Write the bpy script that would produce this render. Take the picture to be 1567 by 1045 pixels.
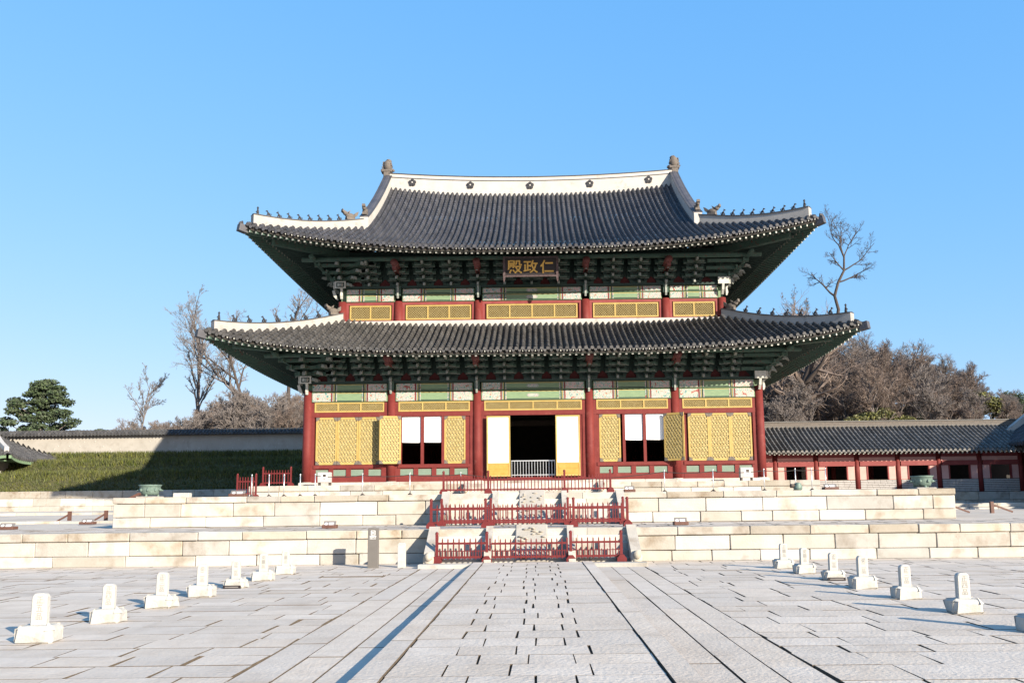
import bpy, math, random
from mathutils import Vector, Matrix
R = math.radians
random.seed(7)
for _o in list(bpy.data.objects): bpy.data.objects.remove(_o)
sc = bpy.context.scene
COL = sc.collection

# ------------------------------------------------------------------ camera, sky, sun, exposure
YAW, PITCH, ROLL = R(0.27735), R(7.15498), R(-0.65856)
cam = bpy.data.objects.new('camera', bpy.data.cameras.new('camera')); COL.objects.link(cam)
_fw = Vector((-math.sin(YAW)*math.cos(PITCH), math.cos(YAW)*math.cos(PITCH), math.sin(PITCH)))
_rt = Vector((math.cos(YAW), math.sin(YAW), 0)); _up = _rt.cross(_fw)
_r = _rt*math.cos(ROLL)+_up*math.sin(ROLL); _u = _up*math.cos(ROLL)-_rt*math.sin(ROLL)
cam.matrix_world = Matrix(((_r.x,_u.x,-_fw.x,0.1137),(_r.y,_u.y,-_fw.y,-41.667),(_r.z,_u.z,-_fw.z,1.6),(0,0,0,1)))
cam.data.sensor_width = 36; cam.data.lens = 36*1250/1567
cam.data.shift_x = -29.53/1567; cam.data.shift_y = 88.77/1567
cam.data.clip_end = 6000; cam.data.clip_start = 0.1
sc.camera = cam

SUN_AZ, SUN_EL = R(138), R(18.8)          # clockwise from +Y (the back of the picture); low winter sun from the front right
sun_dir = Vector((math.sin(SUN_AZ)*math.cos(SUN_EL), math.cos(SUN_AZ)*math.cos(SUN_EL), math.sin(SUN_EL)))
w = bpy.data.worlds.new('World'); sc.world = w; w.use_nodes = True
nt = w.node_tree; bg = nt.nodes['Background']
sky = nt.nodes.new('ShaderNodeTexSky'); sky.sky_type = 'NISHITA'; sky.sun_disc = False
sky.sun_elevation = SUN_EL; sky.sun_rotation = SUN_AZ
sky.air_density = 1.0; sky.dust_density = 0.6; sky.ozone_density = 1.5; sky.altitude = 50
# tone of the clear winter sky: the same response curve over the whole dome, per channel
sp_ = nt.nodes.new('ShaderNodeSeparateColor'); cb_ = nt.nodes.new('ShaderNodeCombineColor'); nt.links.new(sky.outputs[0], sp_.inputs[0])
for _i, (_k, _p) in enumerate(((17.6, .78), (8.5, .39), (6.1, .11))):
    m0 = nt.nodes.new('ShaderNodeMath'); m0.operation = 'MULTIPLY'; m0.inputs[1].default_value = .02
    m1 = nt.nodes.new('ShaderNodeMath'); m1.operation = 'POWER'; m1.inputs[1].default_value = _p
    m2 = nt.nodes.new('ShaderNodeMath'); m2.operation = 'MULTIPLY'; m2.inputs[1].default_value = _k
    nt.links.new(sp_.outputs[_i], m0.inputs[0]); nt.links.new(m0.outputs[0], m1.inputs[0]); nt.links.new(m1.outputs[0], m2.inputs[0]); nt.links.new(m2.outputs[0], cb_.inputs[_i])
nt.links.new(cb_.outputs[0], bg.inputs[0]); bg.inputs[1].default_value = 0.1
sun = bpy.data.objects.new('sun', bpy.data.lights.new('sun', 'SUN')); COL.objects.link(sun)
sun.data.energy = 5.0; sun.data.angle = R(0.5); sun.data.color = (1, 0.91, 0.76)
sun.rotation_euler = (-sun_dir).to_track_quat('-Z', 'Y').to_euler()
sc.view_settings.view_transform = 'Standard'; sc.view_settings.look = 'None'
sc.view_settings.exposure = 1.17; sc.view_settings.gamma = 1
sc.cycles.max_bounces = 6; sc.cycles.diffuse_bounces = 3; sc.cycles.transparent_max_bounces = 6

# ------------------------------------------------------------------ helpers
class MB:
    def __init__(s): s.v = []; s.f = []; s.m = []; s.mi = 0; s.sm = []; s.smooth = False
    def add(s, vs, fs):
        o = len(s.v); s.v.extend([tuple(p) for p in vs])
        for f in fs: s.f.append([i+o for i in f]); s.m.append(s.mi); s.sm.append(s.smooth)
    def box(s, x0, x1, y0, y1, z0, z1, M=None):
        vs = [Vector(p) for p in ((x0,y0,z0),(x1,y0,z0),(x1,y1,z0),(x0,y1,z0),(x0,y0,z1),(x1,y0,z1),(x1,y1,z1),(x0,y1,z1))]
        if M: vs = [M@p for p in vs]
        s.add(vs, [(3,2,1,0),(4,5,6,7),(0,1,5,4),(1,2,6,5),(2,3,7,6),(3,0,4,7)])
    def cbox(s, x0, x1, y0, y1, z0, z1, c=.02, M=None, j=0, rng=random):
        # block with chamfered edges (24 corners), optional corner jitter
        vs = []; 
        for k, (sx, sy, sz) in enumerate([(a,b,d) for a in (0,1) for b in (0,1) for d in (0,1)]):
            jx, jy, jz = ((rng.uniform(-j,j) for _ in range(3)) if j else (0,0,0))
            X = (x1 if sx else x0)+jx; Y = (y1 if sy else y0)+jy; Z = (z1 if sz else z0)+jz
            ix, iy, iz = (-c if sx else c), (-c if sy else c), (-c if sz else c)
            vs += [Vector((X, Y+iy, Z+iz)), Vector((X+ix, Y, Z+iz)), Vector((X+ix, Y+iy, Z))]
        if M: vs = [M@p for p in vs]
        def i(a,b,d,ax): return (a*4+b*2+d)*3+ax
        fs = []
        for a in (0,1):
            q = [i(a,0,0,0), i(a,1,0,0), i(a,1,1,0), i(a,0,1,0)]; fs.append(q if a else q[::-1])
            q = [i(0,a,0,1), i(0,a,1,1), i(1,a,1,1), i(1,a,0,1)]; fs.append(q if a else q[::-1])
            q = [i(0,0,a,2), i(1,0,a,2), i(1,1,a,2), i(0,1,a,2)]; fs.append(q if a else q[::-1])
        for b in (0,1):
            for d in (0,1):
                fs.append([i(0,b,d,1), i(1,b,d,1), i(1,b,d,2), i(0,b,d,2)])
                fs.append([i(b,0,d,0), i(b,1,d,0), i(b,1,d,2), i(b,0,d,2)])
                fs.append([i(b,d,0,0), i(b,d,1,0), i(b,d,1,1), i(b,d,0,1)])
        for a in (0,1):
            for b in (0,1):
                for d in (0,1): fs.append([i(a,b,d,0), i(a,b,d,1), i(a,b,d,2)])
        s.add(vs, fs)
    def tube(s, pts, rad, n=6, cap=True, up=None):
        pts = [Vector(p) for p in pts]
        if not hasattr(rad, '__len__'): rad = [rad]*len(pts)
        vs = []; 
        for k, p in enumerate(pts):
            d = (pts[min(k+1, len(pts)-1)]-pts[max(k-1, 0)])
            d = d.normalized() if d.length > 1e-9 else Vector((0,0,1))
            a = Vector((0,0,1)) if abs(d.z) < .9 else Vector((1,0,0))
            e1 = d.cross(a).normalized(); e2 = e1.cross(d)
            for t in range(n):
                th = 2*math.pi*t/n
                vs.append(p+(e1*math.cos(th)+e2*math.sin(th))*rad[k])
        fs = []
        for k in range(len(pts)-1):
            for t in range(n):
                t2 = (t+1) % n; fs.append((k*n+t, k*n+t2, (k+1)*n+t2, (k+1)*n+t))
        if cap: fs.append(tuple(range(n))[::-1]); fs.append(tuple((len(pts)-1)*n+t for t in range(n)))
        s.add(vs, fs)
    def bar(s, p, q, wx, wz, up=Vector((0,0,1))):
        # rectangular bar from p to q
        p, q = Vector(p), Vector(q); d = (q-p).normalized(); 
        if abs(d.dot(up)) > .98: up = Vector((0,1,0))
        e1 = d.cross(up).normalized()*wx/2; e2 = e1.cross(d).normalized()*wz/2
        vs = [p-e1-e2, p+e1-e2, p+e1+e2, p-e1+e2, q-e1-e2, q+e1-e2, q+e1+e2, q-e1+e2]
        s.add(vs, [(3,2,1,0),(4,5,6,7),(0,1,5,4),(1,2,6,5),(2,3,7,6),(3,0,4,7)])
    def lathe(s, prof, c=(0,0,0), n=16):
        vs = []; fs = []
        for (r, z) in prof:
            for t in range(n):
                th = 2*math.pi*t/n; vs.append((c[0]+r*math.cos(th), c[1]+r*math.sin(th), c[2]+z))
        for k in range(len(prof)-1):
            for t in range(n):
                t2 = (t+1) % n; fs.append((k*n+t, k*n+t2, (k+1)*n+t2, (k+1)*n+t))
        fs.append(tuple(range(n))[::-1]); fs.append(tuple((len(prof)-1)*n+t for t in range(n)))
        s.add(vs, fs)
    def prism(s, poly, t0, t1, f):
        # extrude 2-D polygon (u,v) from depth t0 to t1; f(u,v,t) -> xyz
        n = len(poly)
        vs = [f(u,v,t0) for u,v in poly]+[f(u,v,t1) for u,v in poly]
        s.add(vs, [tuple(range(n)), tuple(range(2*n-1, n-1, -1))]+[(i, n+i, n+(i+1) % n, (i+1) % n) for i in range(n)])
    def blob(s, c, rx, ry, rz, n=8, m=5, M=None):
        vs = [(0,0,-1)]; 
        for k in range(1, m):
            a = -math.pi/2+math.pi*k/m
            for t in range(n): vs.append((math.cos(a)*math.cos(2*math.pi*t/n), math.cos(a)*math.sin(2*math.pi*t/n), math.sin(a)))
        vs.append((0,0,1)); c = Vector(c)
        vs = [Vector((x*rx, y*ry, z*rz)) for x,y,z in vs]
        if M: vs = [M@p for p in vs]
        vs = [p+c for p in vs]
        fs = [(0, 1+(t+1) % n, 1+t) for t in range(n)]
        for k in range(m-2):
            for t in range(n):
                t2 = (t+1) % n; fs.append((1+k*n+t, 1+k*n+t2, 1+(k+1)*n+t2, 1+(k+1)*n+t))
        L = len(vs)-1
        fs += [(L, 1+(m-2)*n+t, 1+(m-2)*n+(t+1) % n) for t in range(n)]
        s.add(vs, fs)
    def build(s, name, mats, parent=None, bevel=0):
        me = bpy.data.meshes.new(name)
        off = Vector(parent_loc(parent)) if parent else Vector((0,0,0))
        me.from_pydata([tuple(Vector(p)-off) for p in s.v], [], s.f)
        if not isinstance(mats, (list, tuple)): mats = [mats]
        for m in mats: me.materials.append(m)
        me.polygons.foreach_set('material_index', s.m); me.polygons.foreach_set('use_smooth', s.sm)
        me.update()
        o = bpy.data.objects.new(name, me); COL.objects.link(o)
        if parent: o.parent = parent
        if bevel:
            b = o.modifiers.new('bevel', 'BEVEL'); b.width = bevel; b.segments = 2; b.limit_method = 'ANGLE'
        return o
def parent_loc(p):
    l = Vector((0,0,0))
    while p: l += p.location; p = p.parent
    return l
def tag(o, label=None, cat=None, group=None, kind=None):
    if label: o['label'] = label
    if cat: o['category'] = cat
    if group: o['group'] = group
    if kind: o['kind'] = kind
    return o
def empty(name, loc=(0,0,0), label=None, cat=None, group=None):
    o = bpy.data.objects.new(name, None); COL.objects.link(o); o.location = loc
    o.empty_display_size = .2
    return tag(o, label, cat, group)
def dup(root, loc=None, rotz=None, scale=None, label=None, parent=None, group=None):
    c = root.copy(); COL.objects.link(c)
    if loc is not None: c.location = loc
    if rotz is not None: c.rotation_euler = (0,0,rotz)
    if scale is not None: c.scale = scale if hasattr(scale, '__len__') else (scale,)*3
    if label: c['label'] = label
    if group: c['group'] = group
    if parent: c.parent = parent
    for ch in list(root.children):
        k = ch.copy(); COL.objects.link(k); k.parent = c
        for g in list(ch.children):
            q = g.copy(); COL.objects.link(q); q.parent = k
    return c

# ------------------------------------------------------------------ materials
def mat(name, c1, c2=None, scale=4.0, rough=.8, island=0.0, c3=None, s3=1.0, t3=(.55,.75), bump=0.0, bscale=40, spec=.3, metal=0, detail=5, stretch=None, sat=.28):
    m = bpy.data.materials.new(name); m.use_nodes = True; t = m.node_tree; N = t.nodes; L = t.links
    p = N['Principled BSDF']; p.inputs['Roughness'].default_value = rough; p.inputs['Metallic'].default_value = metal
    p.inputs['Specular IOR Level'].default_value = spec
    tc = N.new('ShaderNodeTexCoord'); src = tc.outputs['Object']
    if stretch:
        mp = N.new('ShaderNodeMapping'); mp.inputs['Scale'].default_value = stretch; L.new(src, mp.inputs[0]); src = mp.outputs[0]
    def mix(fac, a, b, mode='MIX'):
        x = N.new('ShaderNodeMix'); x.data_type = 'RGBA'; x.blend_type = mode
        for sock, val in ((x.inputs[0], fac), (x.inputs[6], a), (x.inputs[7], b)):
            if hasattr(val, 'is_linked'): L.new(val, sock)
            elif isinstance(val, (int, float)): sock.default_value = val
            else: sock.default_value = (*val, 1)
        return x.outputs[2]
    col = None
    if c2:
        n = N.new('ShaderNodeTexNoise'); n.inputs['Scale'].default_value = scale; n.inputs['Detail'].default_value = detail; n.inputs['Roughness'].default_value = .65
        L.new(src, n.inputs[0])
        r = N.new('ShaderNodeMapRange'); r.inputs[1].default_value = .32; r.inputs[2].default_value = .68; L.new(n.outputs[0], r.inputs[0])
        col = mix(r.outputs[0], c1, c2)
    else:
        col = mix(0.0, c1, c1)
    if c3:
        n = N.new('ShaderNodeTexNoise'); n.inputs['Scale'].default_value = s3; n.inputs['Detail'].default_value = 6; n.inputs['Roughness'].default_value = .6
        L.new(src, n.inputs[0])
        r = N.new('ShaderNodeMapRange'); r.inputs[1].default_value = t3[0]; r.inputs[2].default_value = t3[1]; L.new(n.outputs[0], r.inputs[0])
        col = mix(r.outputs[0], col, c3)
    if island:
        g = N.new('ShaderNodeNewGeometry')
        h = N.new('ShaderNodeHueSaturation')
        r = N.new('ShaderNodeMapRange'); r.inputs[3].default_value = 1-island; r.inputs[4].default_value = 1+island
        L.new(g.outputs['Random Per Island'], r.inputs[0]); L.new(r.outputs[0], h.inputs['Value'])
        mm = N.new('ShaderNodeMath'); mm.operation = 'MULTIPLY'; mm.inputs[1].default_value = 7.31; L.new(g.outputs['Random Per Island'], mm.inputs[0])
        fr = N.new('ShaderNodeMath'); fr.operation = 'FRACT'; L.new(mm.outputs[0], fr.inputs[0])
        r2 = N.new('ShaderNodeMapRange'); r2.inputs[3].default_value = 1-sat; r2.inputs[4].default_value = 1+sat
        L.new(fr.outputs[0], r2.inputs[0]); L.new(r2.outputs[0], h.inputs['Saturation'])
        L.new(col, h.inputs['Color']); col = h.outputs[0]
    L.new(col, p.inputs['Base Color'])
    if bump:
        n = N.new('ShaderNodeTexNoise'); n.inputs['Scale'].default_value = bscale; n.inputs['Detail'].default_value = 4; L.new(src, n.inputs[0])
        b = N.new('ShaderNodeBump'); b.inputs['Strength'].default_value = bump; b.inputs['Distance'].default_value = .02
        L.new(n.outputs[0], b.inputs['Height']); L.new(b.outputs[0], p.inputs['Normal'])
    return m
M = {}
M['red'] = mat('red_paint', (.118,.018,.0165), (.150,.027,.023), 2.2, .65, bump=.15, bscale=14, c3=(.19,.052,.043), s3=3.5, t3=(.58,.8), spec=.2)
M['pinkred'] = mat('faded_red_paint', (.175,.034,.033), (.215,.052,.048), 2.5, .6, bump=.1, spec=.2)
M['rail'] = mat('red_rail_paint', (.135,.020,.021), (.105,.017,.017), 8, .5, spec=.2)
M['yellow'] = mat('yellow_paint', (.33,.225,.065), (.39,.28,.095), 5, .6)
M['lattice'] = mat('yellow_lattice_wood', (.36,.27,.095), (.45,.36,.16), 6, .6)
M['board'] = mat('ochre_board', (.36,.20,.035), (.42,.25,.06), 4, .6)
M['paper'] = mat('door_paper', (.80,.78,.72), (.86,.85,.81), 3, .9)
M['backpaper'] = mat('dark_backing_paper', (.11,.09,.055), (.18,.155,.11), 9, .9)  # dark paper tone behind the lattice bars, for contrast
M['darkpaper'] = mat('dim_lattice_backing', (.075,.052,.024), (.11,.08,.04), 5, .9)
M['blind'] = mat('white_blind', (.84,.84,.83), (.88,.88,.87), 2, .9)
M['dgreen'] = mat('dark_green_paint', (.017,.034,.028), (.025,.046,.037), 5, .7)
M['mgreen'] = mat('bracket_green_paint', (.036,.072,.056), (.062,.105,.078), 9, .7, c3=(.11,.04,.033), s3=6, t3=(.58,.68))
M['lgreen'] = mat('light_green_paint', (.125,.19,.105), (.175,.245,.14), 3, .6, stretch=(1,1,5), c3=(.09,.15,.10), s3=4, t3=(.6,.75))
M['sillgreen'] = mat('pale_green_panel', (.13,.18,.135), (.16,.21,.165), 3, .7)
M['tongue'] = mat('pale_painted_tip', (.33,.33,.30), (.15,.18,.155), 22, .7)
M['rafend'] = mat('rafter_end_paint', (.20,.17,.14), (.11,.12,.10), 30, .7)
M['ivory'] = mat('ivory_paint', (.50,.48,.43), (.36,.37,.32), 10, .7)
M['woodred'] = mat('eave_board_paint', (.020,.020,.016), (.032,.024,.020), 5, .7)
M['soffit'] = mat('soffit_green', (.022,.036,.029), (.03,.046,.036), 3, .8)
M['tile'] = mat('roof_tile', (.034,.034,.039), (.060,.058,.063), 1.3, .62, c3=(.10,.097,.095), s3=5, t3=(.58,.8), bump=.35, bscale=9, spec=.35, island=.26)
M['tilewarm'] = mat('weathered_roof_tile', (.044,.042,.042), (.073,.069,.066), 1.5, .68, c3=(.125,.115,.10), s3=4, t3=(.57,.8), bump=.35, bscale=9, island=.26)
M['plaster'] = mat('lime_plaster', (.43,.405,.375), (.37,.345,.31), 1.2, .85, c3=(.22,.205,.185), s3=2.2, t3=(.58,.82), bump=.2, bscale=6)
M['fired'] = mat('fired_clay', (.085,.075,.066), (.15,.125,.105), 8, .8, bump=.4, bscale=16)
M['figure'] = mat('dark_clay', (.022,.022,.027), (.045,.043,.046), 10, .7)
M['stone'] = mat('granite_block', (.355,.325,.280), (.44,.41,.365), 1.3, .85, island=.20, c3=(.20,.15,.10), s3=1.0, t3=(.53,.78), bump=.45, bscale=24)
M['stonecap'] = mat('granite_cap', (.31,.275,.225), (.385,.35,.30), 1.6, .85, island=.22, c3=(.18,.13,.085), s3=1.5, t3=(.50,.75), bump=.45, bscale=24)
M['joint'] = mat('earth_joint', (.06,.048,.033), (.09,.074,.055), 6, .95)
M['paver'] = mat('granite_paver', (.478,.402,.330), (.552,.476,.400), 2.6, .82, island=.075, c3=(.40,.328,.262), s3=.9, t3=(.52,.80), bump=.55, bscale=20, sat=.08)
M['dirt'] = mat('dark_joint_soil', (.075,.056,.04), (.13,.10,.07), 9, .95)
M['marker'] = mat('white_granite', (.36,.345,.31), (.43,.415,.385), 9, .8, bump=.35, bscale=40, c3=(.26,.23,.185), s3=4, t3=(.54,.78))
M['engrave'] = mat('engraved_grey', (.22,.21,.19), (.26,.25,.23), 20, .9)
M['sign'] = mat('grey_sign_metal', (.115,.104,.094), (.13,.118,.107), 3, .5)
M['white'] = mat('white_lettering', (.8,.8,.79), rough=.6)
M['gold'] = mat('gold_lettering', (.55,.31,.06), (.65,.40,.09), 12, .4, metal=.1)
M['black'] = mat('black_board', (.015,.011,.011), (.022,.016,.016), 6, .5)
M['brown'] = mat('brown_wood', (.085,.04,.03), (.12,.058,.042), 9, .6)
M['plate'] = mat('grey_plate', (.14,.125,.115), (.18,.165,.155), 4, .5)
M['iron'] = mat('dark_iron', (.05,.04,.035), (.09,.07,.06), 10, .6, metal=.4)
M['steel'] = mat('brushed_steel', (.55,.55,.54), (.65,.65,.64), 12, .35, metal=.7)
M['rope'] = mat('black_rope', (.03,.026,.024), rough=.9)
M['bronze'] = mat('verdigris_bronze', (.10,.15,.125), (.17,.225,.19), 12, .6, metal=.25, c3=(.05,.07,.06), s3=9, t3=(.55,.7))
M['cream'] = mat('cream_plaster_wall', (.30,.272,.235), (.36,.33,.29), .8, .9, c3=(.24,.21,.18), s3=1.5, t3=(.55,.8), bump=.2, bscale=12)
M['corrwhite'] = mat('grey_brick_wall', (.34,.315,.30), (.40,.375,.36), 3, .9)
M['grassbase'] = mat('grassy_soil', (.055,.055,.022), (.085,.075,.034), 2, .95)
M['grass'] = mat('dry_green_grass', (.055,.070,.018), (.115,.112,.034), .9, .85, island=.5)
M['hill'] = mat('leaf_litter_ground', (.13,.09,.06), (.19,.14,.095), .25, .95, c3=(.22,.11,.05), s3=.12, t3=(.5,.7))
M['gravel'] = mat('pale_sand_ground', (.45,.385,.315), (.52,.455,.385), 1.5, .95, bump=.2, bscale=60, c3=(.36,.30,.24), s3=.35, t3=(.5,.75))
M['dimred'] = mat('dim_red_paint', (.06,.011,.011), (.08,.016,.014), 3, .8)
M['mutedred'] = mat('muted_red_paint', (.115,.032,.03), (.16,.06,.052), 7, .7)
M['tilelight'] = mat('pale_weathered_tile', (.10,.094,.086), (.15,.14,.128), 2, .7, bump=.3, bscale=9, island=.2)
M['hipplaster'] = mat('shade_toned_hip_plaster', (.335,.315,.295), (.28,.262,.24), 1.4, .85, c3=(.17,.16,.145), s3=2.4, t3=(.55,.8), bump=.2, bscale=6)  # darker copy of the plaster: hip ridge shade put into the colour, plus stains
M['palepink'] = mat('pale_pink_panel', (.48,.26,.225), (.54,.31,.27), 2, .8)
M['boardframe'] = mat('sign_frame_paint', (.045,.02,.02), (.10,.075,.075), 9, .7)
M['bark'] = mat('grey_brown_bark', (.10,.084,.076), (.155,.132,.12), 4, .9, bump=.5, bscale=18)
M['barkdark'] = mat('dark_bark', (.045,.035,.03), (.08,.062,.052), 4, .9, bump=.5, bscale=18)
M['twig'] = mat('grey_brown_twig', (.132,.112,.102), (.18,.155,.143), 2, .9)
M['twigred'] = mat('red_brown_twig', (.138,.103,.084), (.18,.138,.115), 2, .9)
M['needle'] = mat('pine_needles', (.040,.062,.032), (.075,.095,.048), 1.5, .8, island=.4)
M['shrub'] = mat('olive_leaves', (.10,.105,.04), (.155,.15,.06), 1.5, .8, island=.35)
M['farhill'] = mat('distant_ridge', (.14,.15,.17), (.18,.19,.2), .01, 1)
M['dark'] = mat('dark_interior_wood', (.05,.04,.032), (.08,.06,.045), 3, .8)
# painted floral ends of the beams (dancheong)
def floral():
    m = bpy.data.materials.new('floral_beam_paint'); m.use_nodes = True; t = m.node_tree; N = t.nodes; L = t.links
    p = N['Principled BSDF']; p.inputs['Roughness'].default_value = .65
    tc = N.new('ShaderNodeTexCoord'); v = N.new('ShaderNodeTexVoronoi'); v.inputs['Scale'].default_value = 6.5; L.new(tc.outputs['Object'], v.inputs[0])
    r = N.new('ShaderNodeValToRGB'); e = r.color_ramp.elements
    e[0].position = 0; e[0].color = (.28,.07,.06,1); e[1].position = .16; e[1].color = (.40,.36,.32,1)
    for ps, c in ((.3,(.42,.24,.21,1)),(.42,(.40,.40,.36,1)),(.52,(.07,.17,.17,1)),(.62,(.34,.36,.28,1)),(.8,(.24,.06,.05,1))):
        q = e.new(ps); q.color = c
    r.color_ramp.interpolation = 'CONSTANT'
    L.new(v.outputs['Distance'], r.inputs[0]); L.new(r.outputs[0], p.inputs['Base Color'])
    return m
M['floral'] = floral()

def text_mesh(body, size, extrude, offset=0.0):
    c = bpy.data.curves.new('lettering', 'FONT'); c.body = body; c.size = size; c.extrude = extrude; c.offset = offset
    c.align_x = 'CENTER'; c.align_y = 'CENTER'; c.resolution_u = 3
    o = bpy.data.objects.new('lettering', c); COL.objects.link(o)
    dg = bpy.context.evaluated_depsgraph_get(); dg.update()
    me = bpy.data.meshes.new_from_object(o.evaluated_get(dg))
    COL.objects.unlink(o); bpy.data.objects.remove(o)
    xs = [v.co.x for v in me.vertices]; ys = [v.co.y for v in me.vertices]
    cx, cy = (min(xs)+max(xs))/2, (min(ys)+max(ys))/2
    return [(v.co.x-cx, v.co.y-cy, v.co.z) for v in me.vertices], [tuple(p.vertices) for p in me.polygons], max(xs)-min(xs), max(ys)-min(ys)
def add_text(mb, body, cx, y, cz, w, h, depth=.012, offset=0.0):
    # upright lettering facing -Y, centred at (cx, y, cz), fitted to w x h
    vs, fs, tw, th = text_mesh(body, 1.0, .5, offset)
    mb.add([(cx+a*w/tw, y-b2*depth, cz+b*h/th) for a, b, b2 in vs], fs)

def sweep(mb, path, hw, zb, zt, flare=1.0):
    path = [Vector(p) for p in path]; n = len(path); vs = []
    if not hasattr(zb, '__len__'): zb = [zb]*n
    if not hasattr(zt, '__len__'): zt = [zt]*n
    for k, p in enumerate(path):
        d = path[min(k+1, n-1)]-path[max(k-1, 0)]; d.z = 0; d.normalize(); e = Vector((-d.y, d.x, 0))
        vs += [p+e*hw+Vector((0,0,zb[k])), p-e*hw+Vector((0,0,zb[k])), p-e*hw*flare+Vector((0,0,zt[k])), p+e*hw*flare+Vector((0,0,zt[k]))]
    fs = []
    for k in range(n-1):
        for t in range(4):
            t2 = (t+1) % 4; fs.append((k*4+t, k*4+t2, (k+1)*4+t2, (k+1)*4+t))
    fs += [(3,2,1,0), tuple((n-1)*4+t for t in range(4))]
    mb.add(vs, fs)
TPROF = [(-.5,-.05), (-.29,.0), (-.275,.055), (-.19,.115), (-.075,.148), (.075,.148), (.19,.115), (.275,.055), (.29,.0), (.5,-.05)]
def tiled_slope(mb, a0, a1, sp, eave, top, surf, P, tile=.34, ends=True, mort=None, rng=random):
    # rows of convex tiles over concave ones running up a slope; P(a,b,z) -> xyz, b grows up the slope
    n = int(round((a1-a0)/sp)); sp = (a1-a0)/n; k9 = len(TPROF)
    for i in range(n):
        a = a0+(i+.5)*sp; b0 = eave(a); b1 = top(a)
        if b1-b0 < .12: continue
        m = max(1, int((b1-b0)/tile)); vs = []
        hs = rng.uniform(.94, 1.06); wob = rng.uniform(-.012, .012)
        for k in range(m):
            ba, bb = b0+(b1-b0)*k/m, b0+(b1-b0)*(k+1)/m
            jz = rng.uniform(-.006, .006)
            for (b, lift) in ((ba, .022), (bb, 0)):
                for (u, dz) in TPROF:
                    da = u*sp+(wob if abs(u) < .4 else 0)
                    lf = lift+jz if abs(u) < .4 else lift*.8
                    vs.append(P(a+da, b, surf(a+da, b)+dz*hs+lf))
        fs = []
        for k in range(0, 2*m-1, 2):
            for t in range(k9-1):
                q = k*k9+t; fs.append((q, q+1, q+k9+1, q+k9))
        mb.add(vs, fs)
        if ends:
            z = surf(a, b0)+.045; r = .088; N8 = 10
            ring = [(a+math.cos(2*math.pi*t/N8)*r, z+math.sin(2*math.pi*t/N8)*r) for t in range(N8)]
            mb.prism(ring, b0-.035, b0+.05, lambda u, v, t: P(u, t, v))
            z = surf(a+sp/2, b0)-.02
            drip = [(a+sp*.22, z+.03), (a+sp*.5, z+.0), (a+sp*.78, z+.03), (a+sp*.70, z-.07), (a+sp*.5, z-.12), (a+sp*.30, z-.07)]
            mb.prism(drip, b0-.025, b0+.03, lambda u, v, t: P(u, t, v))
            if mort is not None and rng.random() < .6:
                q = rng.uniform(.016, .032); zq = surf(a, b0)-.075; mort.prism([(a-q, zq-.03), (a+q, zq-.03), (a+q*.7, zq+.035), (a-q*.7, zq+.035)], b0+.0, b0+.06, lambda u, v, t: P(u, t, v))

# ================================================================== THE HALL
HALL = empty('palace_hall', (0, 8.5, 2.5), 'two-storey Korean palace hall with red columns, yellow lattice doors and curved grey tiled roofs', 'palace hall')
YC = 8.5
LX = [-11.57, -7.27, -2.87, 2.87, 7.27, 11.57]; UX = [-10.24, -7.21, -2.89, 2.89, 7.21, 10.24]
LY = [0, 4.25, 8.5, 12.75, 17]; UY = [1.5, 6.17, 10.83, 15.5]
def column(x, y, z0, z1, r):
    mb = MB(); mb.smooth = True
    mb.lathe([(r*1.0, z0), (r*1.03, z0+(z1-z0)*.35), (r*.93, z1)], (x, y, 0), 20)
    return mb.build('column', M['red'], HALL)
for i, x in enumerate(LX):
    for j, y in enumerate(LY):
        if i in (0, 5) or j in (0, 4): column(x, y, 2.7, 7.4, .235)
for i, x in enumerate(UX):
    for j, y in enumerate(UY):
        if i in (0, 5) or j in (0, 3): column(x, y, 10.6, 12.42, .24)
cbase = None
for i, x in enumerate(LX):
    for j, y in enumerate(LY):
        if i in (0, 5) or j in (0, 4):
            if cbase is None:
                mb = MB(); mb.lathe([(.42, -.04), (.40, .08), (.31, .16), (.30, .22)], (0, 0, 0), 14)
                cbase = mb.build('column_base', M['stone']); cbase.parent = HALL; q = cbase
            else: q = dup(cbase)
            q.location = (x, y-8.5, 0)

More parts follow.
